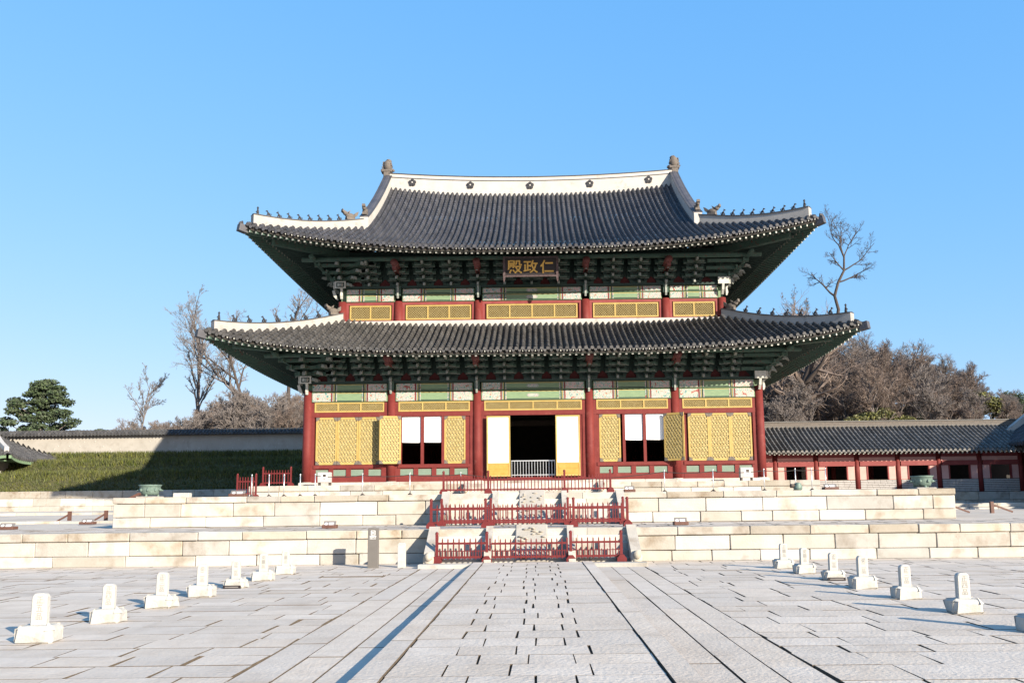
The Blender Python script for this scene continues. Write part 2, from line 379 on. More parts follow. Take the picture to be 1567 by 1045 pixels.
# --- roofs
def g_up(v): return 6.7*(.70*v+.30*v*v)
def g_lo(v): return 2.3*(.84*v+.16*v*v)
class Roof: pass
U = Roof(); U.tx = 14.5; U.ty0 = -2.7; U.e = -1.8; U.drop = .9; U.pw = 2.6; U.z0 = 14.35; U.lift = 1.12; U.g = g_up; U.run = 10.2; U.hx = 9.2; U.hy = 1.6; U.sx = 13.5; U.kx = .78; U.top = 8.5
Lw = Roof(); Lw.tx = 15.75; Lw.ty0 = -4.15; Lw.e = -3.2; Lw.drop = .95; Lw.pw = 3.8; Lw.z0 = 8.86; Lw.lift = .98; Lw.g = g_lo; Lw.run = 4.7; Lw.hx = 10.3; Lw.hy = 1.35; Lw.sx = 14.75; Lw.kx = 1.04; Lw.top = 1.35
def roof_fns(r):
    def q(x): return min(1.02, abs(x)/r.tx)**r.pw
    def eave(x): return r.e-r.drop*q(x)
    def surf(x, b): return r.z0+r.lift*q(x)+r.g(max(0, min(1.05, (b-eave(x))/r.run)))
    def top(x):
        ax = abs(x)
        return r.top if ax <= r.hx else r.hy+(r.ty0-r.hy)*(ax-r.hx)/(r.tx-r.hx)
    half = YC-r.ty0
    def qs(y): return min(1.02, abs(y-YC)/half)**r.pw
    def seave(y): return -(r.sx+(r.tx-r.sx)*qs(y))          # b = -X so it grows inward
    def ssurf(y, b): return r.z0+r.lift*qs(y)+r.g(max(0, min(1.05, (b-seave(y))*r.kx/r.run)))
    hd = YC-r.hy
    def stop(y):
        d = abs(y-YC)
        return -r.hx if d <= hd else -(r.hx+(r.tx-r.hx)*(d-hd)/(half-hd))
    return eave, surf, top, seave, ssurf, stop
for r in (U, Lw):
    r.eave, r.surf, r.topf, r.seave, r.ssurf, r.stop = roof_fns(r)
    mb = MB(); rng = random.Random(3); mo = MB(); mo.mi = 1
    tiled_slope(mb, -r.tx, r.tx, .302, r.eave, r.topf, r.surf, lambda a, b, z: (a, b, z), .34, mort=mo, rng=rng)
    tiled_slope(mb, -r.tx, r.tx, .302, r.eave, r.topf, r.surf, lambda a, b, z: (a, 2*YC-b, z), 1.4, rng=rng)
    for s in (1, -1):
        tiled_slope(mb, r.ty0, 2*YC-r.ty0, .302, r.seave, r.stop, r.ssurf, lambda a, b, z, s=s: (-b*s, a, z), .5, rng=rng)
    _o = len(mb.v); mb.v += mo.v; mb.f += [[i+_o for i in f] for f in mo.f]; mb.m += mo.m; mb.sm += mo.sm
    mb.build('roof_tiles', [M['tile'] if r is U else M['tilewarm'], M['ivory']], HALL)
    # soffit under the tiles, eave boards, rafters
    mb = MB(); nb = 8
    xcol, ycol = (10.24, 1.5) if r is U else (11.57, 0)
    SL = .40
    def under_f(x, b): return r.z0-.24+r.lift*(min(1.02, abs(x)/r.tx)**r.pw)+SL*(b-r.eave(x))
    def under_s(y, b): return r.z0-.24+r.lift*(min(1.02, abs(y-YC)/(YC-r.ty0))**r.pw)+SL*(b-r.seave(y))
    binF = ycol+.35; binS = -(xcol-.35)
    def grid(rows, P):
        n = len(rows[0]); vs = [P(*p) for row in rows for p in row]
        mb.add(vs, [(i*n+j, i*n+j+1, (i+1)*n+j+1, (i+1)*n+j) for i in range(len(rows)-1) for j in range(n-1)])
    rows = []
    for i in range(61):
        x = -r.tx+2*r.tx*i/60; b0 = r.eave(x)+.05
        b1 = binF if abs(x) <= xcol-.35 else r.ty0+(binF-r.ty0)*(r.tx-abs(x))/(r.tx-xcol+.35)
        b1 = max(b1, b0+.01)
        rows.append([(x, b0+(b1-b0)*k/nb, under_f(x, b0+(b1-b0)*k/nb)) for k in range(nb+1)])
    grid(rows, lambda x, b, z: (x, b, z)); grid(rows, lambda x, b, z: (x, 2*YC-b, z))
    rows = []
    for i in range(51):
        y = r.ty0+2*(YC-r.ty0)*i/50; b0 = r.seave(y)+.05; d = abs(y-YC)
        b1 = binS if d <= YC-binF else -r.tx+(binS+r.tx)*((YC-r.ty0)-d)/((YC-r.ty0)-(YC-binF))
        b1 = max(b1, b0+.01)
        rows.append([(y, b0+(b1-b0)*k/nb, under_s(y, b0+(b1-b0)*k/nb)) for k in range(nb+1)])
    grid(rows, lambda y, b, z: (b, y, z)); grid(rows, lambda y, b, z: (-b, y, z))
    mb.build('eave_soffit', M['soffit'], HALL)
    mb = MB()      # reddish boards along the eave
    for off, hw, zb, zt in ((.15, .05, -.03, .09), (1.02, .05, -.10, .03)):
        mb2 = mb
        pf = []; 
        for i in range(61):
            x = (-r.tx+.15)+2*(r.tx-.15)*i/60; b = r.eave(x)+off
            if off > .5 and abs(x) > r.tx-.9: continue
            pf.append((x, b, under_f(x, b)))
        sweep(mb, pf, hw, zb, zt); sweep(mb, [(x, 2*YC-b, z) for x, b, z in pf], hw, zb, zt)
        pf = []
        for i in range(51):
            y = (r.ty0+.15)+2*(YC-r.ty0-.15)*i/50; b = r.seave(y)+off
            if off > .5 and abs(y-YC) > YC-r.ty0-.9: continue
            pf.append((b, y, under_s(y, b)))
        sweep(mb, pf, hw, zb, zt); sweep(mb, [(-x, y, z) for x, y, z in pf], hw, zb, zt)
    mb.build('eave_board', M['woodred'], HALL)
    mr = MB(); mf = MB()
    def rafter(pe, pi):      # pe: eave end (upper level), pi: inner end
        pe, pi = Vector(pe), Vector(pi); d = (pi-pe); L = d.length; d /= L
        o = pe+d*1.08+Vector((0,0,-.13)); inn = pi+Vector((0,0,-.06))
        mr.mi = 0; mr.smooth = True; mr.tube([o, inn], .083, 8, cap=False); mr.smooth = False
        mr.mi = 1; mr.tube([o-d*.012, o+d*.01], .081, 8); mr.mi = 0
        f0 = pe+d*.16+Vector((0,0,-.055)); f1 = pe+d*1.5+Vector((0,0,-.045))
        mf.mi = 0; mf.bar(f0, f1, .10, .115); mf.mi = 1; mf.bar(f0-d*.012, f0+d*.012, .094, .108); mf.mi = 0
    n = int(2*r.tx/.305)
    for i in range(n):
        x = -r.tx+.25+(2*r.tx-.5)*(i+.5)/n; b = r.eave(x); pe = (x, b, under_f(x, b))
        ax = abs(x)
        xi = x if ax < xcol-.8 else math.copysign(xcol-.8+(ax-xcol+.8)*.16, x)
        bi = ycol+.2 if ax < xcol-.8 else ycol+.2-.35*(ax-xcol+.8)/4
        pi = (xi, bi, r.z0-.24+SL*(bi-r.e)+.02)
        rafter(pe, pi); 
    n = int(2*(YC-r.ty0)/.305)
    for i in range(n):
        y = r.ty0+.25+(2*(YC-r.ty0)-.5)*(i+.5)/n; b = r.seave(y); d = abs(y-YC); hh = YC-ycol-.8
        yi = y if d < hh else YC+math.copysign(hh+(d-hh)*.16, y-YC)
        bi = -(xcol-.2)
        for s in (1, -1): rafter((b*s, y, under_s(y, b)), (bi*s, yi, r.z0-.24+SL*(bi+r.sx)+.02))
    mr.build('rafter', [M['dgreen'], M['rafend']], HALL)
    mf.build('flying_rafter', [M['mgreen'], M['ivory']], HALL)
    for sx in (1, -1):
        for sy in (1, -1):
            mb = MB(); tip = Vector((sx*(r.tx-.1), YC+sy*(YC-r.ty0-.1), r.z0+r.lift-.27)); inn = Vector((sx*(xcol-.2), YC+sy*(YC-ycol-.2), r.z0-.24+SL*(ycol-r.e)-.12))
            d = (tip-inn).normalized()
            mb.mi = 0; mb.bar(inn, tip-d*.25, .26, .34); mb.bar(inn+Vector((0,0,-.3)), inn+(tip-inn)*.72+Vector((0,0,-.3)), .3, .34)
            mb.mi = 1; mb.bar(tip-d*.30, tip+d*.12+Vector((0,0,.08)), .32, .36)
            mb.build('corner_beam', [M['mgreen'], M['tile']], HALL)

# --- ridges
def cap_and_plaster(name, path, hw, zb, zt, lines=1):
    n = len(path)
    if not hasattr(zt, '__len__'): zt = [zt]*n
    if not hasattr(zb, '__len__'): zb = [zb]*n
    mb = MB(); sweep(mb, path, hw, zb, [z-.07 for z in zt])
    o = mb.build(name, M['hipplaster' if name == 'hip_ridge' else 'plaster'], HALL)
    mb = MB(); sweep(mb, path, hw+.045, [z-.07 for z in zt], [z-.03 for z in zt]); sweep(mb, path, hw*.62, [z-.03 for z in zt], zt, .6)
    if lines > 1: sweep(mb, path, hw+.03, [z-.33 for z in zt], [z-.29 for z in zt])
    c = mb.build('ridge_cap_tile', M['tile'], o)
    return o
rp = [(x, YC, 21.0+.42*(abs(x)/9)**2) for x in [-9.05+18.1*i/30 for i in range(31)]]
cap_and_plaster('roof_ridge', rp, .24, -.3, [1.22-.06*(abs(p[0])/9)**2 for p in rp], 2)
# plum blossom emblems on the ridge
def blossom():
    mb = MB()
    for k in range(5):
        a = math.pi/2+2*math.pi*k/5; cx, cz = .135*math.cos(a), .135*math.sin(a)
        ring = [(cx+.115*math.cos(t*math.pi/5), cz+.115*math.sin(t*math.pi/5)) for t in range(10)]
        mb.prism(ring, -.05, .03, lambda u, v, t: (u, t, v))
        ring = [(cx*1.05+.05*math.cos(t*math.pi/4), cz*1.05+.05*math.sin(t*math.pi/4)) for t in range(8)]
        mb.prism(ring, -.08, .0, lambda u, v, t: (u, t, v))
    mb.mi = 1; mb.prism([(.055*math.cos(t*math.pi/4), .055*math.sin(t*math.pi/4)) for t in range(8)], -.085, 0, lambda u, v, t: (u, t, v))
    return mb
proto = None
for x in (-7.55, -3.85, -.05, 3.75, 7.5):
    z = 21.0+.42*(abs(x)/9)**2+.58
    loc = Vector((x, YC-.26, z))-HALL.location
    if proto is None:
        proto = blossom().build('plum_blossom_emblem', [M['figure'], M['plaster']]); proto.parent = HALL; proto.location = loc
    else: dup(proto, loc)
# descending ridges and hip ridges
for sx in (-1, 1):
    for sy in (0, 1):
        def YY(b): return b if sy == 0 else 2*YC-b
        path = []
        for i in range(15):
            t = i/14; b = 8.3-(8.3-1.35)*t; x = 9.12
            path.append((sx*x, YY(b), U.surf(x, b)))
        cap_and_plaster('descending_ridge', path, .22, -.25, [.92-.17*i/14 for i in range(15)])
        path = []
        for i in range(13):
            t = i/12; x = 9.22+(13.95-9.22)*t; b = U.topf(x)-.02
            path.append((sx*x, YY(b), max(U.surf(x, b), U.surf(x, b))))
        cap_and_plaster('hip_ridge', path, .19, -.25, [.52-.10*math.sin(math.pi*i/12)+.05*(i/12)**3 for i in range(13)])
        path = []
        for i in range(13):
            t = i/12; x = 10.25+(15.2-10.25)*t; b = Lw.topf(max(x, Lw.hx+.001))-.02
            path.append((sx*x, YY(b), Lw.surf(x, b)))
        cap_and_plaster('hip_ridge', path, .19, -.3, [.45-.07*math.sin(math.pi*i/12)+.05*(i/12)**3 for i in range(13)])
# white flashing where the lower roof meets the upper wall
mb = MB()
mb.box(-10.62, 10.62, 1.16, 1.40, 10.7, 11.30); mb.box(-10.62, 10.62, 15.6, 15.84, 10.7, 11.30)
mb.box(-10.62, -10.36, 1.40, 15.6, 10.7, 11.30); mb.box(10.36, 10.62, 1.40, 15.6, 10.7, 11.30)
mb.build('wall_flashing', M['plaster'], HALL)
# gable ends
for sx in (-1, 1):
    mb = MB(); n = 14; poly = []
    pts = [(b, U.surf(8.7, b)-.12) for b in [1.6+6.9*i/n for i in range(n+1)]]
    ring = pts+[(2*YC-b, z) for b, z in pts[::-1][1:]]
    mb.prism(ring+[(2*YC-1.6, 16.0), (1.6, 16.0)], sx*8.75, sx*8.95, lambda u, v, t: (t, u, v))
    mb.build('gable_board', M['woodred'], HALL)

# --- ridge ornaments
def ridge_head(sx):           # large dragon-like end tile, snout toward the ridge centre
    mb = MB(); s = -sx
    mb.cbox(-.28, .28, -.30, .30, -.75, .35, .04)
    mb.cbox(-.48*1, .40, -.34, .34, .30, .52, .05)
    mb.smooth = True
    mb.blob((0.04*s, 0, .92), .37, .34, .50, 12, 8); mb.blob((.34*s, 0, .55), .24, .2, .13, 8, 6); mb.blob((.50*s, 0, .48), .12, .12, .09, 8, 5)
    mb.blob((.1*s, 0, 1.28), .26, .22, .2, 8, 6)
    mb.smooth = False
    for k in range(4): mb.prism([(-.30*s-.02*k*s, .45+.2*k), (-.52*s+.05*k*s, .62+.2*k), (-.26*s, .68+.2*k)], -.10, .10, lambda u, v, t: (u, t, v))
    for k in range(5): mb.prism([(.38*s*math.cos(.3+.28*k), .92+.5*math.sin(.3+.28*k-.5)), (.44*s*math.cos(.36+.28*k), .97+.5*math.sin(.4+.28*k-.5)), (.36*s*math.cos(.45+.28*k), .94+.5*math.sin(.5+.28*k-.5))], -.25, .25, lambda u, v, t: (u, t, v))
    mb.tube([(-.36*s, .1, .4), (-.42*s, .1, .92)], [.035, .015], 5)
    return mb
for sx in (-1, 1):
    o = ridge_head(sx).build('ridge_dragon_head', M['fired']); o.parent = HALL; o.location = Vector((sx*9.2, YC-.02, 22.40))-HALL.location; o.scale = (.78,)*3
def dragon():                 # crouching dragon head, muzzle toward +X with raised snout and tail fin
    mb = MB(); mb.smooth = True
    mb.blob((0,0,.22), .38, .2, .22, 10, 7); mb.blob((.34,0,.36), .2, .16, .15, 8, 6)
    mb.smooth = False
    mb.prism([(.42,.32),(.62,.44),(.60,.62),(.50,.52),(.36,.48)], -.12, .12, lambda u, v, t: (u, t, v))
    mb.prism([(-.30,.2),(-.50,.34),(-.60,.66),(-.42,.56),(-.24,.40)], -.09, .09, lambda u, v, t: (u, t, v))
    mb.prism([(.10,.40),(.02,.62),(.22,.46)], -.1, .1, lambda u, v, t: (u, t, v))
    mb.box(-.3, .3, -.16, .16, -.06, .12)
    return mb
def figure(kind):             # little seated guardian, facing +X
    mb = MB(); mb.smooth = True
    if kind == 0:             # upright hatted leader
        mb.tube([(0,0,-.04),(0,0,.2),(0,0,.38),(0,0,.44)], [.12,.10,.075,.05], 8); mb.blob((0,0,.50), .07, .07, .08, 8, 6)
        mb.tube([(0,0,.55),(0,0,.57),(0,0,.66)], [.10,.08,.02], 8); mb.tube([(.03,.08,.3),(.13,.06,.2)], .03, 5); mb.tube([(.03,-.08,.3),(.13,-.06,.2)], .03, 5)
    else:
        mb.tube([(-.14,0,0),(-.08,0,.14),(.03,0,.27),(.08,0,.34)], [.10,.105,.075,.055], 8)
        mb.blob((.12,0,.41), .085, .065, .07, 8, 6); mb.tube([(.15,0,.40),(.24,0,.37)], [.045,.03], 6)
        for s in (-1, 1): mb.tube([(.03,s*.06,.24),(.11,s*.065,.1),(.12,s*.065,-.02)], [.035,.03,.035], 5); mb.tube([(-.1,s*.07,.08),(.02,s*.085,-.01)], [.06,.04], 5)
        if kind == 1: mb.tube([(.09,0,.46),(.04,0,.56)], [.04,.01], 5)
        if kind == 2: mb.tube([(.1,.04,.45),(.1,.07,.52)], [.03,.01], 4); mb.tube([(.1,-.04,.45),(.1,-.07,.52)], [.03,.01], 4)
        mb.tube([(-.17,0,.04),(-.23,0,.18),(-.2,0,.27)], [.04,.03,.015], 5)
    return mb
FIG = {}
def place_on_roof(kind, name, loc, rz, mname, scale=1):
    key = (kind, mname)
    if key not in FIG:
        o = (dragon() if kind == 'd' else figure(kind)).build(name, M[mname]); o.parent = HALL; FIG[key] = o
    else: o = dup(FIG[key])
    o.location = Vector(loc)-HALL.location; o.rotation_euler = (0, 0, rz); o.scale = (scale,)*3
    return o
for sx in (-1, 1):
    for r, x0, x1, n, hz in ((U, 9.9, 13.75, 9, .60), (Lw, 10.7, 15.0, 8, .52)):
        ang = math.atan2(r.ty0-r.hy, sx*(r.tx-r.hx))
        for k in range(n+1):
            t = k/n; x = x0+(x1-x0)*(t if k else -.02); b = r.topf(max(x, r.hx+.001))
            tt = (x-9.5)/(13.95-9.5) if r is U else (x-10.25)/(15.2-10.25)
            dip = (.52-.10*math.sin(math.pi*tt)+.05*tt**3) if r is U else (.45-.07*math.sin(math.pi*tt)+.05*tt**3)
            z = r.surf(x, b)+dip
            if k == 0: place_on_roof('d', 'ridge_dragon', (sx*x, b, z), ang, 'fired', .8)
            else: place_on_roof(0 if k == n else 1+(k % 3), 'roof_figure', (sx*x, b, z+.02), ang, 'figure', .62)
    place_on_roof('d', 'ridge_dragon', (sx*9.12, 1.6, U.surf(9.12, 1.6)+.75), -math.pi/2, 'fired', .75)

# --- bracket sets
def bracket(kind):
    mb = MB(); T = 4
    for k in range(T):
        z = .06+.295*k; out = .30+.33*k
        mb.mi = 0; mb.box(-.065, .065, -out, .25, z, z+.19)
        tip = [(-out, z+.02), (-out-.16, z+.03), (-out-.30, z-.06+(.16 if k == T-1 else 0)), (-out-.25, z+.10+(.08 if k == T-1 else 0)), (-out-.08, z+.18), (-out, z+.19)]
        mb.mi = 1; mb.prism(tip, -.055, .055, lambda u, v, t: (t, u, v)); mb.mi = 0
        for j in range(k+1):
            yy = -.33*j; wdt = .46 if (k-j) % 2 == 0 else .60
            if k-j > 2: continue
            mb.box(-wdt, wdt, yy-.05, yy+.05, z+.03, z+.17)
            mb.mi = 1; mb.box(-wdt+.02, wdt-.02, yy-.054, yy-.045, z+.035, z+.058); mb.mi = 0
            for q in (-wdt+.06, 0, wdt-.06): mb.mi = 2; mb.box(q-.085, q+.085, yy-.085, yy+.085, z+.18, z+.285); mb.mi = 0
    if kind == 'column':
        mb.mi = 1; mb.prism([(-.30,-.62),(-.36,-.50),(-.33,-.2),(-.42,.0),(-.34,.10),(-.25,.05),(-.24,-.6)], -.05, .05, lambda u, v, t: (t, u, v)); mb.mi = 0
        mb.box(-.14, .14, -.27, .24, -.45, .05)
    return mb
def corner_bracket():
    # stacked tips fanning out diagonally with a white painted face plate
    mb = MB(); d45 = Matrix.Rotation(-math.pi/4, 4, 'Z')
    for ang, w in ((0, .09), (-math.pi/4, .12), (-math.pi/2, .09)):
        Mz = Matrix.Rotation(-ang*1, 4, 'Z')
        for k in range(4):
            z = .06+.295*k; out = (.32+.33*k)*(1.35 if abs(ang+math.pi/4) < .1 else 1)
            mb.mi = 0; mb.box(-w, w, -out, .2, z, z+.2, Mz)
            mb.mi = 1
            tip = [(-out, z+.02), (-out-.2, z+.03), (-out-.36, z-.07), (-out-.28, z+.11), (-out-.08, z+.19)]
            mb.prism(tip, -w*.8, w*.8, lambda u, v, t, Mz=Mz: Mz@Vector((t, u, v)))
    mb.mi = 0
    for k in range(1, 4):
        z = .06+.295*k
        mb.box(-.33*k-.3, .33*k+.9, -.33*k-.05, -.33*k+.05, z, z+.17); mb.box(-.33*k-.05+0, -.33*k+.05, -.33*k-.3, .9, z, z+.17)
    # face plates and curled wings in ivory
    mb.mi = 2; mb.box(-.34, .24, -.44, -.38, -.06, .32); mb.box(-.44, -.38, -.34, .24, -.06, .32)
    mb.mi = 3; mb.box(-.26, .16, -.452, -.44, .0, .26); mb.mi = 2; mb.box(-.2, .1, -.462, -.452, .05, .21); mb.mi = 3; mb.box(-.08, -.02, -.47, -.462, .05, .21)
    mb.mi = 2
    mb.prism([(-.30,-.62),(-.37,-.45),(-.33,-.2),(-.40,-.06),(-.24,-.06),(-.24,-.6)], -.06, .06, lambda u, v, t: (t, u, v))
    Mz = Matrix.Rotation(math.pi/2, 4, 'Z')
    mb.prism([(-.30,-.62),(-.50,-.40),(-.58,-.1),(-.46,-.06),(-.36,-.3),(-.24,-.6)], -.06, .06, lambda u, v, t: Vector((u, -t, v)))
    return mb
BM = [M['mgreen'], M['tongue'], M['dgreen']]
bk = bracket('between').build('bracket_set', BM); bk.parent = HALL
bc = bracket('column').build('bracket_set', BM); bc.parent = HALL
first = {'b': bk, 'c': bc, 'k': None}; used = set()
cb = corner_bracket().build('corner_bracket_set', [M['mgreen'], M['tongue'], M['ivory'], M['dgreen']]); cb.parent = HALL
def put(key, x, y, z, rz):
    src = {'b': bk, 'c': bc, 'k': cb}[key]
    o = src if key not in used else dup(src); used.add(key)
    o.location = Vector((x, y, z))-HALL.location; o.rotation_euler = (0, 0, rz)
for xs, y0, y1, ys, z in ((LX, 0, 17, LY, 7.80), (UX, 1.5, 15.5, UY, 13.17)):
    for i in range(5):
        a, b = xs[i], xs[i+1]; n = 4 if i == 2 else 3
        if z > 10 and i in (0, 4): n = 2
        for k in range(1, n): put('b', a+(b-a)*k/n, y0, z, 0)
    for i in range(1, 5): put('c', xs[i], y0, z, 0)
    put('k', xs[0], y0, z, 0); put('k', xs[-1], y0, z, math.pi/2)
    for sx, rz in ((-1, -math.pi/2), (1, math.pi/2)):
        x = xs[0] if sx < 0 else xs[-1]
        for k in range(1, 9): put('b', x, y0+(y1-y0)*k/9, z, rz)
# red beam heads under the eaves, above each inner column
for xs, y0, z in ((LX, 0, 8.82), (UX, 1.5, 14.16)):
    for x in xs[1:5]:
        mb = MB(); mb.smooth = True; mb.tube([(x, y0-1.62, z), (x, y0-.2, z)], .19, 14)
        mb.smooth = False; mb.box(x-.11, x+.11, y0-1.5, y0, z-.34, z-.1); mb.build('beam_head', M['mutedred'], HALL)
# purlins and the plate under the brackets, wall behind the brackets
for xs, y0, y1, z in ((LX, 0, 17, 7.75), (UX, 1.5, 15.5, 13.13)):
    xa, xb = xs[0], xs[-1]
    mb = MB(); mb.box(xa-.3, xb+.3, y0-.26, y0+.26, z, z+.11); mb.box(xa-.3, xb+.3, y1-.26, y1+.26, z, z+.11)
    mb.box(xa-.26, xa+.26, y0+.26, y1-.26, z, z+.11); mb.box(xb-.26, xb+.26, y0+.26, y1-.26, z, z+.11)
    mb.build('bracket_plate', M['dgreen'], HALL)
    mb = MB(); mb.mi = 0
    mb.box(xa, xb, y0+.08, y0+.16, z+.11, z+2.1); mb.box(xa, xb, y1-.16, y1-.08, z+.11, z+2.1)
    mb.box(xa-.04, xa+.04, y0+.16, y1-.16, z+.11, z+2.1); mb.box(xb-.04, xb+.04, y0+.16, y1-.16, z+.11, z+2.1)
    for i in range(5):
        a, b = xs[i], xs[i+1]; n = 4 if i == 2 else 3
        if z > 10 and i in (0, 4): n = 2
        for k in range(n):
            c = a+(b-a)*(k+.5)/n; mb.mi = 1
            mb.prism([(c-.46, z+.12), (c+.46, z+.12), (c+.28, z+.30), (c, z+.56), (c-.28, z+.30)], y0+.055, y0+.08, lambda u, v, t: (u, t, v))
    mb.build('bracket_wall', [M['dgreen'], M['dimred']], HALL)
    mb = MB(); mb.smooth = True
    mb.tube([(xa-1.9, y0-1.25, z+1.32), (xb+1.9, y0-1.25, z+1.32)], .13, 10); mb.tube([(xa-1.9, y1+1.25, z+1.32), (xb+1.9, y1+1.25, z+1.32)], .13, 10)
    for x in (xa-1.25, xb+1.25): mb.tube([(x, y0-1.9, z+1.32), (x, y1+1.9, z+1.32)], .13, 10)
    mb.build('purlin', M['mgreen'], HALL)

# --- painted tie beams
def painted_beam(x0, x1, y, z0, z1, shade=0):
    e = min(1.0, (x1-x0)*.26); mb = MB()
    mb.mi = 0; mb.cbox(x0, x1, y-.13, y+.13, z0, z1, .03)
    f = y-.135
    for a, b in ((x0+.06, x0+e), (x1-e, x1-.06)):
        mb.mi = 1; mb.box(a, b, f-.006, f+.03, z0+.03, z1-.03)
    for a in (x0+e, x1-e-.07): mb.mi = 2; mb.box(a, a+.07, f-.009, f+.03, z0+.03, z1-.03)
    for a, q in ((x0+e+.075, 5), (x0+e+.20, 4), (x0+e+.26, 1), (x1-e-.115, 5), (x1-e-.25, 4), (x1-e-.31, 1)): mb.mi = q; mb.box(a, a+.045, f-.0095, f+.03, z0+.03, z1-.03)
    for a in (x0+e+.14, x1-e-.17): mb.mi = 3; mb.box(a, a+.025, f-.008, f+.03, z0+.03, z1-.03)
    mb.mi = 3; mb.box(x0+e+.1, x1-e-.1, f-.004, f+.03, z1-.065, z1-.04)
    mb.mi = 4; mb.box(x0+e+.1, x1-e-.1, f-.004, f+.03, z0+.035, z0+.08)
    zc = (z0+z1)/2; xc = (x0+x1)/2
    if x1-x0 > 5: mb.mi = 5; mb.prism([(xc-.34, zc), (xc-.24, zc+.09), (xc+.24, zc+.09), (xc+.34, zc), (xc+.24, zc-.09), (xc-.24, zc-.09)], f-.006, f+.02, lambda u, v, t: (u, t, v))
    mb.mi = 1; mb.prism([(xc-.26, zc), (xc-.2, zc+.06), (xc+.2, zc+.06), (xc+.26, zc), (xc+.2, zc-.06), (xc-.2, zc-.06)], f-.01, f+.02, lambda u, v, t: (u, t, v)) if x1-x0 > 5 else None
    return mb.build('painted_beam', [M['lgreen'], M['floral'], M['red'], M['yellow'], M['dgreen'], M['tongue']], HALL)
for i in range(5):
    a, b = LX[i]+.2, LX[i+1]-.2
    painted_beam(a, b, 0, 6.80, 7.30); painted_beam(a, b, .02, 7.335, 7.745)
    a, b = UX[i]+.2, UX[i+1]-.2
    painted_beam(a, b, 1.5, 12.40, 12.78); painted_beam(a, b, 1.52, 12.81, 13.125)
for xs, ys, zz in ((LX, LY, (6.8, 7.745)), (UX, UY, (12.4, 13.125))):
    mb = MB()
    for x in (xs[0], xs[-1]):
        for j in range(len(ys)-1): mb.box(x-.12, x+.12, ys[j]+.2, ys[j+1]-.2, zz[0], zz[1])
    mb.box(xs[0]+.2, xs[-1]-.2, ys[-1]-.12, ys[-1]+.12, zz[0], zz[1])
    mb.build('side_beam', M['lgreen'], HALL)

# --- lattices
def lattice_lines(w, h, sp, angles):
    out = []
    for ang in angles:
        d = (math.cos(ang), math.sin(ang)); nrm = (-d[1], d[0])
        cs = [nrm[0]*x+nrm[1]*y for x in (0, w) for y in (0, h)]
        k = math.ceil(min(cs)/sp)
        while k*sp < max(cs):
            c = k*sp; ts = []
            for x in (0, w):
                if abs(d[0]) > 1e-6:
                    t = (x-nrm[0]*c)/d[0]; y = nrm[1]*c+t*d[1]
                    if -1e-6 <= y <= h+1e-6: ts.append(t)
            for y in (0, h):
                if abs(d[1]) > 1e-6:
                    t = (y-nrm[1]*c)/d[1]; x = nrm[0]*c+t*d[0]
                    if -1e-6 <= x <= w+1e-6: ts.append(t)
            if len(ts) >= 2 and max(ts)-min(ts) > .03:
                a, b = min(ts), max(ts)
                out.append(((nrm[0]*c+a*d[0], nrm[1]*c+a*d[1]), (nrm[0]*c+b*d[0], nrm[1]*c+b*d[1])))
            k += 1
    return out
def window_lattice(name, x0, x1, y, z0, z1, n, sp=.085, frame=.075, bw=.022):
    mb = MB(); pw = (x1-x0-frame*(n+1))/n
    mb.box(x0, x1, y-.06, y+.02, z0, z0+frame); mb.box(x0, x1, y-.06, y+.02, z1-frame, z1)
    for k in range(n+1): mb.box(x0+k*(pw+frame), x0+k*(pw+frame)+frame, y-.06, y+.02, z0+frame, z1-frame)
    o = mb.build(name, M['yellow'], HALL)
    mb = MB(); ml = MB()
    for k in range(n):
        xa = x0+frame+k*(pw+frame); mb.box(xa, xa+pw, y+.0, y+.015, z0+frame, z1-frame)
        h = z1-z0-2*frame
        for i, (p, q) in enumerate(lattice_lines(pw, h, sp, (math.pi/4, -math.pi/4))):
            yy = y-.028+(.004 if p[1] < q[1] else -.004)
            ml.bar((xa+p[0], yy, z0+frame+p[1]), (xa+q[0], yy, z0+frame+q[1]), .012, bw, up=Vector((0,1,0)))
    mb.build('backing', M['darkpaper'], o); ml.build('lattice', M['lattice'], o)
    return o
